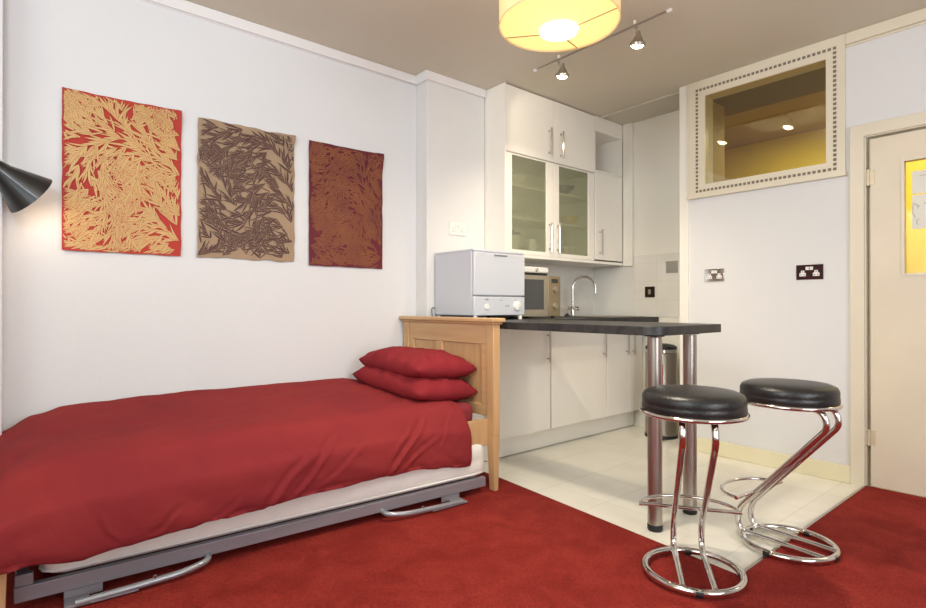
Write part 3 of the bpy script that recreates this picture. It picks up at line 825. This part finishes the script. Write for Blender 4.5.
slim_handle(FU, 3.705, 1.41, 1.62, d)
tag(MB().box((PX-.12, 2.626, 1.34), (FU+.004, 2.637, H-.002)).build('end_panel', M['cab'], None, .001), 'tall white end panel on the left side of the wall cabinets', 'panel')
tag(MB().box((UX, 2.6375, 1.342), (FU-.0, AY-.031, 1.364)).build('pelmet', M['cab'], None, .002), 'white pelmet shelf running under all the wall cabinets', 'pelmet')

# crockery inside the glass cabinet
def lathe_thing(name, prof, c, m, label, cat, group=None, seg=28):
    mb = MB(); mb.lathe(prof, c, seg, capt=False); return tag(mb.build(name, m), label, cat, group)
cx = -2.80
T0 = thing('storage_canister', 'white canister with dark lid at the bottom left behind frosted glass', 'canister', (cx, 2.80, 1.4015))
mb = MB(); mb.lathe([(.055, 0), (.06, .01), (.06, .10), (.057, .105)], T0.location, 28); mb.build('body', M['ceramic'], T0)
mb = MB(); mb.lathe([(.062, .105), (.062, .125), (.02, .130), (.012, .145), (.0, .147)], T0.location, 28, capt=False); mb.build('lid', M['ceramic_d'], T0)
MG = thing('mug', 'white mug on the cabinet floor behind the left frosted door', 'mug', (cx+.02, 2.99, 1.4015))
mb = MB(); mb.lathe([(.033, 0), (.038, .004), (.04, .09), (.036, .09), (.034, .008)], MG.location, 24, capt=True); mb.build('body', M['ceramic'], MG)
mb = MB(); L_ = MG.location; mb.tube(fillet([(L_.x, L_.y+.038, L_.z+.07), (L_.x, L_.y+.068, L_.z+.07), (L_.x, L_.y+.068, L_.z+.025), (L_.x, L_.y+.038, L_.z+.025)], .015), .005, 8); mb.build('handle', M['ceramic'], MG)
bowl = [(.03, 0), (.032, .006), (.06, .03), (.078, .062), (.074, .062), (.056, .034), (.02, .012), (.0, .01)]
lathe_thing('bowl', bowl, (cx, 2.83, SH[1]+.0165), M['ceramic'], 'white bowl on the top shelf behind the left frosted door', 'bowl')
lathe_thing('bowl', bowl, (cx, 3.40, 1.4015), M['ceramic'], 'white bowl on the cabinet floor behind the right frosted door', 'bowl')
lathe_thing('bowl', bowl, (cx, 3.44, SH[0]+.0165), M['ceramic_y'], 'yellow bowl on the lower shelf behind the right frosted door', 'bowl')
lathe_thing('bowl', [(r_*1.2, z_) for r_, z_ in bowl], (cx, 3.36, SH[1]+.0165), M['ceramic_d'], 'dark bowl on the top shelf behind the right frosted door', 'bowl')
for k in range(4):
    lathe_thing('plate', [(.05, 0), (.055, .003), (.10, .012), (.098, .015), (.05, .006), (0, .005)], (cx-.02, 2.87, SH[0]+.0165+k*.0085), M['ceramic'],
                'white plate in the stack on the lower shelf behind left frosted door', 'plate', 'stacked plates behind the left frosted door')

# ------------------------------------------------------------------ appliances
DW = thing('dishwasher', 'white tabletop dishwasher standing on the worktop behind the headboard', 'dishwasher', (-2.69, 2.385, WT1))
x0, x1, ya, yb, z0, z1 = -2.888, -2.497, 2.17, 2.61, .940, 1.345
mb = MB(); mb.box((x0, ya, z0), (x1-.02, yb, z1)); mb.box((x0, ya-.002, z1-.012), (x1-.004, yb+.002, z1+.004)); mb.build('body', M['whiteplastic'], DW, .006)
mb = MB(); mb.box((x1-.019, ya, 1.063), (x1+.006, yb, z1-.014)); d = mb.build('door', M['whiteplastic'], DW, .008, bseg=3)
mb = MB(); mb.box((x1+.006, 2.335, 1.312), (x1+.010, 2.445, 1.320)); mb.build('door_grip', M['greyprint'], d)
mb = MB(); mb.box((x1-.019, ya, z0), (x1+.003, yb, 1.058)); p = mb.build('control_panel', M['whiteplastic'], DW, .005)
mx1 = axis_matrix((1, 0, 0))
mb = MB(); mb.lathe([(.032, 0), (.030, .012), (.027, .014)], (x1+.003, 2.535, 1.0), 28, mx1); mb.box((x1+.016, 2.532, .975), (x1+.021, 2.538, 1.025)); mb.build('program_dial', M['whiteplastic2'], p)
mb = MB(); mb.lathe([(.019, 0), (.017, .006)], (x1+.003, 2.275, .995), 24, mx1); mb.build('button', M['whiteplastic2'], p)
for yy in (2.44, 2.462):
    mb = MB(); mb.lathe([(.005, 0), (.004, .003)], (x1+.003, yy, 1.0), 12, mx1); mb.build('indicator', M['greyprint'], p)
for (u0, u1, w0, w1) in ((2.262, 2.288, 1.036, 1.043), (2.385, 2.41, 1.034, 1.038), (2.51, 2.54, 1.036, 1.039)):
    mb = MB(); mb.box((x1+.003, u0, w0), (x1+.0036, u1, w1)); mb.build('printed_mark', M['greyprint'], p)
for xx, yy in ((x0+.02, ya+.02), (x1-.01, ya+.02), (x0+.02, yb-.03), (x1-.01, yb-.03)):
    mb = MB(); mb.lathe([(.012, 0.0005), (.013, .01), (.011, .0285)], (xx, yy, WT1), 14); mb.build('foot', M['whiteplastic2'], DW)
mb = MB(); mb.tube(fillet([(x0+.004, ya-.004, .99), (x0+.004, ya-.03, .985), (x0+.01, ya-.028, .93), (x0+.012, ya-.02, WT1+.005)], .012), .004, 8); mb.build('drain_hose', M['greyprint'], DW)

MW = thing('microwave_oven', 'champagne metal microwave oven on the worktop right of the dishwasher', 'microwave', (-2.80, 2.89, WT1))
mxf = -2.62; ya, yb, z0, z1 = 2.66, 3.12, .925, 1.215
mb = MB(); mb.box((-2.97, ya, z0), (mxf-.02, yb, z1)); mb.build('body', M['champ'], MW, .004)
mb = MB(); mb.box((mxf-.019, ya, z0), (mxf, 2.985, z1)); d = mb.build('door', M['champ'], MW, .004)
mb = MB(); mb.box((mxf, 2.70, .975), (mxf+.003, 2.935, 1.185)); mb.build('door_window', M['darkglass'], d)
mb = MB(); mb.box((mxf-.019, 2.988, z0), (mxf, yb, z1)); p = mb.build('control_panel', mat('panel_bronze', (150, 134, 106), .35, .4), MW, .004)
mb = MB(); mb.box((mxf, 3.02, 1.165), (mxf+.002, 3.09, 1.195)); mb.build('display', M['darkglass'], p)
for z in (1.12, 1.0):
    mb = MB(); mb.lathe([(.022, 0), (.019, .016)], (mxf, 3.055, z), 24, mx1); mb.build('dial', M['champ'], p)
for yy in (ya+.03, yb-.03):
    for xx in (mxf-.05, -2.93):
        mb = MB(); mb.lathe([(.014, .0005), (.014, .013)], (xx, yy, WT1), 12); mb.build('foot', M['black'], MW)
BX = thing('small_appliance', 'small white and black appliance lying on top of the microwave', 'appliance', (-2.76, 2.85, 1.215))
mb = MB(); mb.box((-2.86, 2.74, 1.2155), (-2.66, 3.02, 1.235)); mb.build('base', M['black'], BX, .003)
mb = MB(); mb.box((-2.87, 2.72, 1.2355), (-2.655, 3.03, 1.278)); b_ = mb.build('body', M['whiteplastic2'], BX, .008)
mb = MB(); mb.lathe([(.014, 0), (.012, .01)], (-2.655, 2.90, 1.257), 20, mx1); mb.build('knob', M['chrome'], b_)

# sink + tap
SK = thing('kitchen_sink', 'stainless steel sink let into the worktop at the far end', 'sink', (-2.68, 3.59, WT1))
mb = MB()
def ringz(mb, o, i, za, zb):
    def q(r, z): return [mb.bm.verts.new((x, y, z)) for x, y in ((r[0], r[2]), (r[1], r[2]), (r[1], r[3]), (r[0], r[3]))]
    a, b, c, d = q(o, zb), q(i, zb), q(o, za), q(i, za)
    for k in range(4):
        j = (k+1) % 4
        mb.face([a[k], a[j], b[j], b[k]]); mb.face([c[k], c[j], a[j], a[k]]); mb.face([d[j], d[k], b[k], b[j]])
    return i
ringz(mb, (sx0-.03, sx1+.03, sy0-.2+.18, sy1+.03), (sx0+.02, sx1-.02, sy0+.02, sy1-.02), WT1+.0005, WT1+.006)
mb.build('rim', M['nickel'], SK)
mb = MB(); i0 = (sx0+.018, sx1-.018, sy0+.018, sy1-.018); i1 = (sx0+.045, sx1-.045, sy0+.045, sy1-.045)
def q(r, z): return [mb.bm.verts.new((x, y, z)) for x, y in ((r[0], r[2]), (r[1], r[2]), (r[1], r[3]), (r[0], r[3]))]
a, b = q(i0, WT1+.003), q(i1, WT1-.033)
for k in range(4): mb.face([a[k], a[(k+1) % 4], b[(k+1) % 4], b[k]])
mb.face(b); mb.build('basin', M['nickel'], SK)
mb = MB(); mb.lathe([(.03, WT1-.0325), (.028, WT1-.030)], ((sx0+sx1)/2, 3.59, 0), 20); mb.build('drain', M['chrome'], SK)
TP = thing('kitchen_tap', 'chrome swan-neck mixer tap with two cross handles behind the sink', 'tap', (-2.885, 3.59, WT1+.001))
tx, ty = -2.885, 3.59
mb = MB(); mb.lathe([(.028, .0005), (.028, .008), (.019, .014), (.017, .07), (.013, .085)], (tx, ty, WT1), 24); mb.build('body', M['chrome'], TP)
dirv = Vector((.5, .866, 0)); pts = []
base = Vector((tx, ty, WT1+.08)); R_ = .10; top = .21
pts = [base, base+Vector((0, 0, .08)), base+Vector((0, 0, .15))]
for k in range(1, 15):
    a = pi-k*(pi*1.05)/14
    pts.append(base+Vector((0, 0, .15))+dirv*(R_+R_*cos(a))+Vector((0, 0, R_*sin(a))))
mb = MB(); mb.tube(pts, .0105, 14); e_ = pts[-1]; mb.tube([e_, e_+Vector((.0, 0, -.02))], .0125, 14); mb.build('spout', M['chrome'], TP)
for sgn in (-1, 1):
    mb = MB(); c = Vector((tx, ty, WT1+.045)); dv = Vector((.15, sgn, .45)).normalized()
    mb.tube([c, c+dv*.055], .008, 10); h = c+dv*.055
    u = dv.orthogonal().normalized(); v = dv.cross(u)
    for w in (u, v): mb.tube([h-w*.024, h+w*.024], .005, 8)
    mb.lathe([(.012, -.006), (.014, 0), (.009, .008)], h, 14, axis_matrix(dv)); mb.build('handle', M['chrome'], TP)
mb = MB(); mb.lathe([(.02, .0005), (.024, .006), (.022, .016), (.008, .02), (.007, .028), (0, .03)], (-2.87, 3.50, WT1), 20, capt=False)
tag(mb.build('sink_plug', M['black']), 'small black rubber plug on the worktop beside the tap', 'plug')

# ------------------------------------------------------------------ pedal bin
BN = thing('pedal_bin', 'tall steel pedal bin with black lid in the corner behind the table legs', 'bin', (-2.25, 3.862, 0))
c = (-2.25, 3.862, 0)
mb = MB(); mb.lathe([(.116, .022), (.116, .64), (.113, .645)], c, 40); mb.build('body', M['steel'], BN)
mb = MB(); mb.lathe([(.121, .0005), (.121, .022), (.117, .024)], c, 40); mb.build('base_ring', M['black'], BN)
mb = MB(); mb.lathe([(.119, .645), (.120, .665), (.117, .672)], c, 40); mb.build('rim', M['chrome'], BN)
mb = MB(); mb.lathe([(.116, .6725), (.113, .690), (.09, .703), (.05, .71), (0, .712)], c, 40, capt=False); mb.build('lid', M['black'], BN)
mb = MB(); mb.box((-2.20, 3.72, .012), (-2.15, 3.765, .02)); mb.build('pedal', M['black'], BN, .002)
mb = MB()
ang0 = math.atan2(-3.862, 2.25)
def arcpatch(mb, r, a0, a1, z0, z1, n=8):
    pa = [(c[0]+r*cos(a0+(a1-a0)*k/n), c[1]+r*sin(a0+(a1-a0)*k/n)) for k in range(n+1)]
    lo = [mb.bm.verts.new((x, y, z0)) for x, y in pa]; hi = [mb.bm.verts.new((x, y, z1)) for x, y in pa]
    for k in range(n): mb.face([lo[k], lo[k+1], hi[k+1], hi[k]], True)
arcpatch(mb, .1166, ang0-.25, ang0+.12, .40, .56); mb.build('painted_reflection', M['redref'], BN)  # red reflection on the steel body, painted as a curved patch

# ------------------------------------------------------------------ sockets and switches
def socket_plate(name, face, c, w, h, matp, label, cat, double=True, inserts=True, matins=None):
    """face 'x' = on a wall facing +x, 'y' = on a wall facing -y"""
    o = thing(name, label, cat, c)
    C = Vector(c)
    U = Vector((0, 1, 0)) if face == 'x' else Vector((1, 0, 0))
    N = Vector((1, 0, 0)) if face == 'x' else Vector((0, -1, 0))
    def bx(mb, u0, u1, z0, z1, n0, n1):
        p = C+U*u0+N*n0+Vector((0, 0, z0)); q_ = C+U*u1+N*n1+Vector((0, 0, z1)); mb.box(p, q_)
    mb = MB(); bx(mb, -w/2, w/2, -h/2, h/2, .0005, .007); mb.build('plate', matp, o, .002)
    mi = matins or M['whiteplastic2']
    if double:
        for s in (-1, 1):
            u = s*w*.25
            mb = MB(); bx(mb, u-.017, u+.017, -.024, -.004, .007, .0085); bx(mb, u-.009, u+.009, -.004, .010, .007, .0085); mb.mi = 1
            bx(mb, u-.002, u+.002, -.001, .006, .0085, .009); bx(mb, u-.012, u-.005, -.018, -.014, .0085, .009); bx(mb, u+.005, u+.012, -.018, -.014, .0085, .009)
            mb.build('socket', [mi, M['black']], o)
            mb = MB(); bx(mb, u*.3-.009, u*.3+.009, .012, .032, .007, .011); mb.build('switch', mi, o, .001)
    else:
        mb = MB(); bx(mb, -.012, .012, -.02, .02, .007, .011); mb.build('switch', mi, o, .001)
    return o
socket_plate('wall_socket', 'y', (-1.737, WY-.0005, 1.206), .132, .086, M['chrome'], 'polished chrome double socket on the wall right of the kitchen corner', 'socket')
socket_plate('wall_socket', 'y', (-1.170, WY-.0005, 1.200), .142, .088, M['socketdark'], 'dark red-black double socket with white inserts on the wall near the door', 'socket')
o = socket_plate('wall_socket', 'x', (PX+.0005, 2.37, 1.525), .145, .086, M['whiteplastic2'], 'white double socket on the pier above the dishwasher', 'socket')
socket_plate('wall_switch', 'y', (-2.457, AY-.0065, 1.114), .088, .088, M['switchdark'], 'small dark bronze switch on the tiles above the worktop end', 'switch', double=False, matins=M['champ'])
mb = MB(); mb.box((-2.315, AY-.0125, 1.262), (-2.213, AY-.0065, 1.355))
for sx in (-2.305, -2.223): mb.lathe([(.003, 0), (.003, .001)], (sx, AY-.0125, 1.308), 8, axis_matrix((0, -1, 0)))
tag(mb.build('blanking_plate', M['nickel'], None, .002), 'blank square steel plate high on the tiles beside the window wall', 'plate')

# ------------------------------------------------------------------ bar stools
def make_stool(label, loc, rz):
    """local +x = way the base bars run; the slanted tubes lean from the -x bend at the floor up to +x"""
    S = thing('bar_stool', label, 'stool', loc, rz, 'chrome bar stools by the breakfast bar')
    R = .181
    # base ring
    mb = MB(); N = 56; rt_ = .013
    mb.tube([(R*cos(2*pi*k/N)-rt_*cos(2*pi*k/N), R*sin(2*pi*k/N)-rt_*sin(2*pi*k/N), .0185) for k in range(N)], rt_, 14, closed=True)
    mb.build('base_ring', M['chrome'], S, local=True)
    for k in range(4):
        a = pi/4*0+k*pi/2; mb = MB(); rr = R-rt_
        mb.tube([(rr*cos(a+d), rr*sin(a+d), .0165) for d in (-.07, -.03, 0, .03, .07)], .0145, 12); mb.build('rubber_pad', M['black'], S, local=True)
    for s in (-1, 1):
        y = s*.052
        pts = fillet([(.155, y, .024), (-.02, y, .024), (-.185, y, .024), (-.185, y, .115), (.172, y, .53), (.15, y, .592), (.06, y, .594)],
                     [.02, .045, .05, .035, .05], 8)
        mb = MB(); mb.tube(pts, .012, 14); mb.build('frame_tube', M['chrome'], S, local=True)
    # footrest: D-shaped loop on the outer side
    mb = MB(); pts = []
    n = 28
    for k in range(n+1):
        a = -pi/2+pi*k/n; pts.append((-.118-.135*cos(a), .178*sin(a), .205))
    loop = pts
    mb.tube(loop, .0075, 12)
    mb.tube([(-.118, -.186, .205), (-.118, .186, .205)], .0075, 12)
    mb.build('footrest', M['chrome'], S, local=True)
    mb = MB(); mb.lathe([(.17, .592), (.176, .594), (.176, .600), (.17, .602)], (0, 0, 0), 48); mb.build('seat_base', M['black'], S, local=True)
    mb = MB(); mb.tube([(.180*cos(2*pi*k/N), .180*sin(2*pi*k/N), .602) for k in range(N)], .0085, 12, closed=True); mb.build('seat_ring', M['chrome'], S, local=True)
    mb = MB(); mb.lathe([(.160, .6025), (.175, .605), (.181, .616), (.180, .632), (.1785, .6365), (.1797, .641), (.179, .658), (.172, .671), (.152, .680), (.10, .686), (.05, .6885), (0, .689)], (0, 0, 0), 64, capt=False)
    mb.build('seat', M['leather'], S, local=True, sharp=60)
    return S
make_stool('chrome bar stool with round black seat, in front of the breakfast bar legs', (-1.0066, 1.946, .0075), math.atan2(-.83, .56))
make_stool('chrome bar stool with black seat seen side-on, nearer the cream door', (-.878, 2.490, .001), math.atan2(-.10, .99))

# ------------------------------------------------------------------ pendant
PD = thing('pendant_lamp', 'round cream fabric drum pendant lamp hanging from the ceiling', 'lamp', (-1.397, 1.654, H))
pc = Vector((-1.397, 1.654, 0)); r = .2325
mb = MB(); mb.lathe([(r, 2.102), (r, 2.33), (r-.003, 2.33), (r-.003, 2.102)], pc, 64, capb=False, capt=False); sh = mb.build('lamp_shade', M['shade'], PD)
for z in (2.1, 2.332):
    mb = MB(); mb.tube([(pc.x+(r-.001)*cos(2*pi*k/64), pc.y+(r-.001)*sin(2*pi*k/64), z) for k in range(64)], .0028, 8, closed=True); mb.build('shade_rim', M['shade'], sh)
mb = MB(); mb.lathe([(r-.004, 2.104), (r*.66, 2.094), (.075, 2.078)], pc, 64, capb=False, capt=False); mb.build('diffuser', M['diffuser'], PD)
mb = MB()
for k in range(3):
    a = (-2.775, 0.337, 1.923)[k]
    mb = MB(); mb.tube([(pc.x+.06*cos(a), pc.y+.06*sin(a), 2.073), (pc.x+(r-.004)*cos(a), pc.y+(r-.004)*sin(a), 2.100)], .0022, 6)
    mb.build('frame_spoke', M['wire'], PD)
mb = MB(); mb.lathe([(.020, 2.28), (.045, 2.20), (.070, 2.12), (.0735, 2.09)], pc, 36, capb=False, capt=False); bb = mb.build('bulb', M['whiteplastic2'], PD)
mb = MB(); mb.lathe([(.0735, 2.09), (.075, 2.078), (.070, 2.066), (.045, 2.056), (0, 2.052)], pc, 36, capb=False, capt=False); mb.build('bulb_dome', M['bulb'], bb)
mb = MB(); mb.tube([pc+Vector((0, 0, 2.29)), pc+Vector((0, 0, H-.03))], .004, 8); mb.build('cord', M['whiteplastic2'], PD)
mb = MB(); mb.lathe([(.02, 2.505), (.045, 2.52), (.05, H-.001)], pc, 28); mb.build('ceiling_rose', M['whiteplastic2'], PD)
mb = MB(); mb.lathe([(.022, 2.28), (.022, 2.34), (.012, 2.35)], pc, 20); mb.build('lamp_holder', M['whiteplastic2'], PD)

# ------------------------------------------------------------------ track lights
TR = thing('light_track', 'thin white ceiling track carrying two spotlights, behind the pendant', 'light track', (-1.93, 2.603, H))
mb = MB(); mb.tube([(-2.39, 2.603, 2.513), (-1.468, 2.603, 2.513)], .006, 10); t_ = mb.build('rail', M['nickel'], TR)
for x in (-2.39, -1.468):
    mb = MB(); mb.tube([(x-.012, 2.603, 2.513), (x+.012, 2.603, 2.513)], .009, 10); mb.build('end_cap', M['whiteplastic2'], TR)
for x in (-2.2, -1.67):
    mb = MB(); mb.lathe([(.008, 2.52), (.009, H-.0005)], (x, 2.603, 0), 16); mb.build('ceiling_mount', M['whiteplastic2'], TR)
def spot(x, y, tip, label, warm):
    S = thing('spotlight', label, 'spotlight', (x, 2.603, 2.505), 0, 'spotlights on the ceiling track')
    a = Vector((x, 2.603, 2.503)); n = Vector(tip)
    mb = MB(); mb.tube([a, Vector((x, 2.603, 2.47)), n-Vector((0, 0, -.0))], .0035, 8); mb.lathe([(.009, -.008), (.009, .008)], a-Vector((0, 0, .008)), 10); mb.build('stem', M['chrome'], S)
    ax = Vector(warm).normalized(); m4 = axis_matrix(ax)
    mb = MB(); mb.lathe([(.008, -.01), (.012, .008), (.024, .028), (.030, .042), (.042, .050), (.043, .066), (.039, .066), (.036, .054), (.02, .04)], n, 28, m4, capt=False); h = mb.build('lamp_head', M['nickel'], S)
    mb = MB(); mb.lathe([(.034, .050), (.034, .062), (.02, .076), (0, .08)], n, 24, m4, capt=False); mb.build('bulb', M['halogen'], h)
    return n, ax
s1 = spot(-2.2, 2.6, (-2.15, 2.585, 2.458), 'left chrome spotlight on the track, close to the cabinets', (-.25, .15, -1))
s2 = spot(-1.66, 2.6, (-1.635, 2.585, 2.458), 'right chrome spotlight on the track, beside the pendant shade', (-.25, .2, -1))

# ------------------------------------------------------------------ lights
def area(name, loc, target, w, h, power, col):
    l = bpy.data.lights.new(name, 'AREA'); l.shape = 'RECTANGLE'; l.size = w; l.size_y = h; l.energy = power; l.color = col
    o = bpy.data.objects.new(name, l); COL.objects.link(o); o.location = loc
    o.rotation_euler = (Vector(target)-Vector(loc)).to_track_quat('-Z', 'Y').to_euler(); return o
def point(name, loc, power, col, r=.04):
    l = bpy.data.lights.new(name, 'POINT'); l.energy = power; l.color = col; l.shadow_soft_size = r
    o = bpy.data.objects.new(name, l); COL.objects.link(o); o.location = loc; return o
def spotl(name, loc, d, power, col, ang, blend, r=.02):
    l = bpy.data.lights.new(name, 'SPOT'); l.energy = power; l.color = col; l.spot_size = radians(ang); l.spot_blend = blend; l.shadow_soft_size = r
    o = bpy.data.objects.new(name, l); COL.objects.link(o); o.location = loc
    o.rotation_euler = Vector(d).to_track_quat('-Z', 'Y').to_euler(); return o
area('daylight_window', (-.5, BY+.02, 1.6), (-.9, 2.5, 1.2), 2.6, 1.4, 48, (.82, .93, 1.0))
area('side_fill', (RX-.03, 1.7, 1.25), (-2.5, 2.4, .8), 2.6, 1.5, 86, (.92, .97, 1.0))  # added fill for the lower kitchen; the side wall has no window
area('ceiling_fill', (-.5, -.3, 1.9), (-.9, .3, 2.54), .6, .6, 38, (.88, .95, 1.0))  # added fill aimed upward to brighten the ceiling, no fixture behind it
pl = area('pendant_bulb', (-1.397, 1.654, 2.045), (-1.397, 1.654, 0), .12, .12, 19, (1.0, .9, .74)); pl.data.shape = 'DISK'
point('pendant_inner', (-1.397, 1.654, 2.36), 6.5, (1.0, .84, .62), .05)
for (n, ax), en in ((s1, 22), (s2, 17)):
    spotl('spot_beam', n+ax*.095, (-.25, .2, -1), en, (1.0, .84, .62), 110, .8, .03)
spotl('cabinet_beam', (-2.30, 2.60, 2.40), (-.5, .42, -.16), 2.0, (1.0, .88, .66), 70, .6, .02)
spotl('wall_lamp_beam', A+ax*0+Vector((-.05, .13, -.11)), (-.35, .45, -.8), 1.3, (1.0, .78, .52), 150, .9, .04)
area('hall_light', (-.6, 4.7, 2.45), (-.6, 4.9, 0), 2.6, .5, 54, (1.0, .93, .75))
spotl('alcove_fill', (-1.62, 2.75, 2.36), (-.55, .45, -1.5), 20, (1.0, .93, .80), 75, .9, .03)  # added beam that lifts the kitchen corner, separate from the track spotlights

w = bpy.data.worlds.new('world'); sc.world = w; w.use_nodes = True
bg = w.node_tree.nodes['Background']; bg.inputs['Color'].default_value = (.75, .82, .95, 1); bg.inputs['Strength'].default_value = .6

# ------------------------------------------------------------------ camera
cam = bpy.data.cameras.new('camera'); cam.sensor_width = 36; cam.lens = 547/926*36; cam.clip_start = .02
co = bpy.data.objects.new('camera', cam); COL.objects.link(co)
co.location = (0, 0, 1.0); co.rotation_euler = (pi/2+.0034, 0, .875)
sc.camera = co
sc.view_settings.view_transform = 'Standard'
sc.view_settings.look = 'None'
sc.view_settings.exposure = 0.04
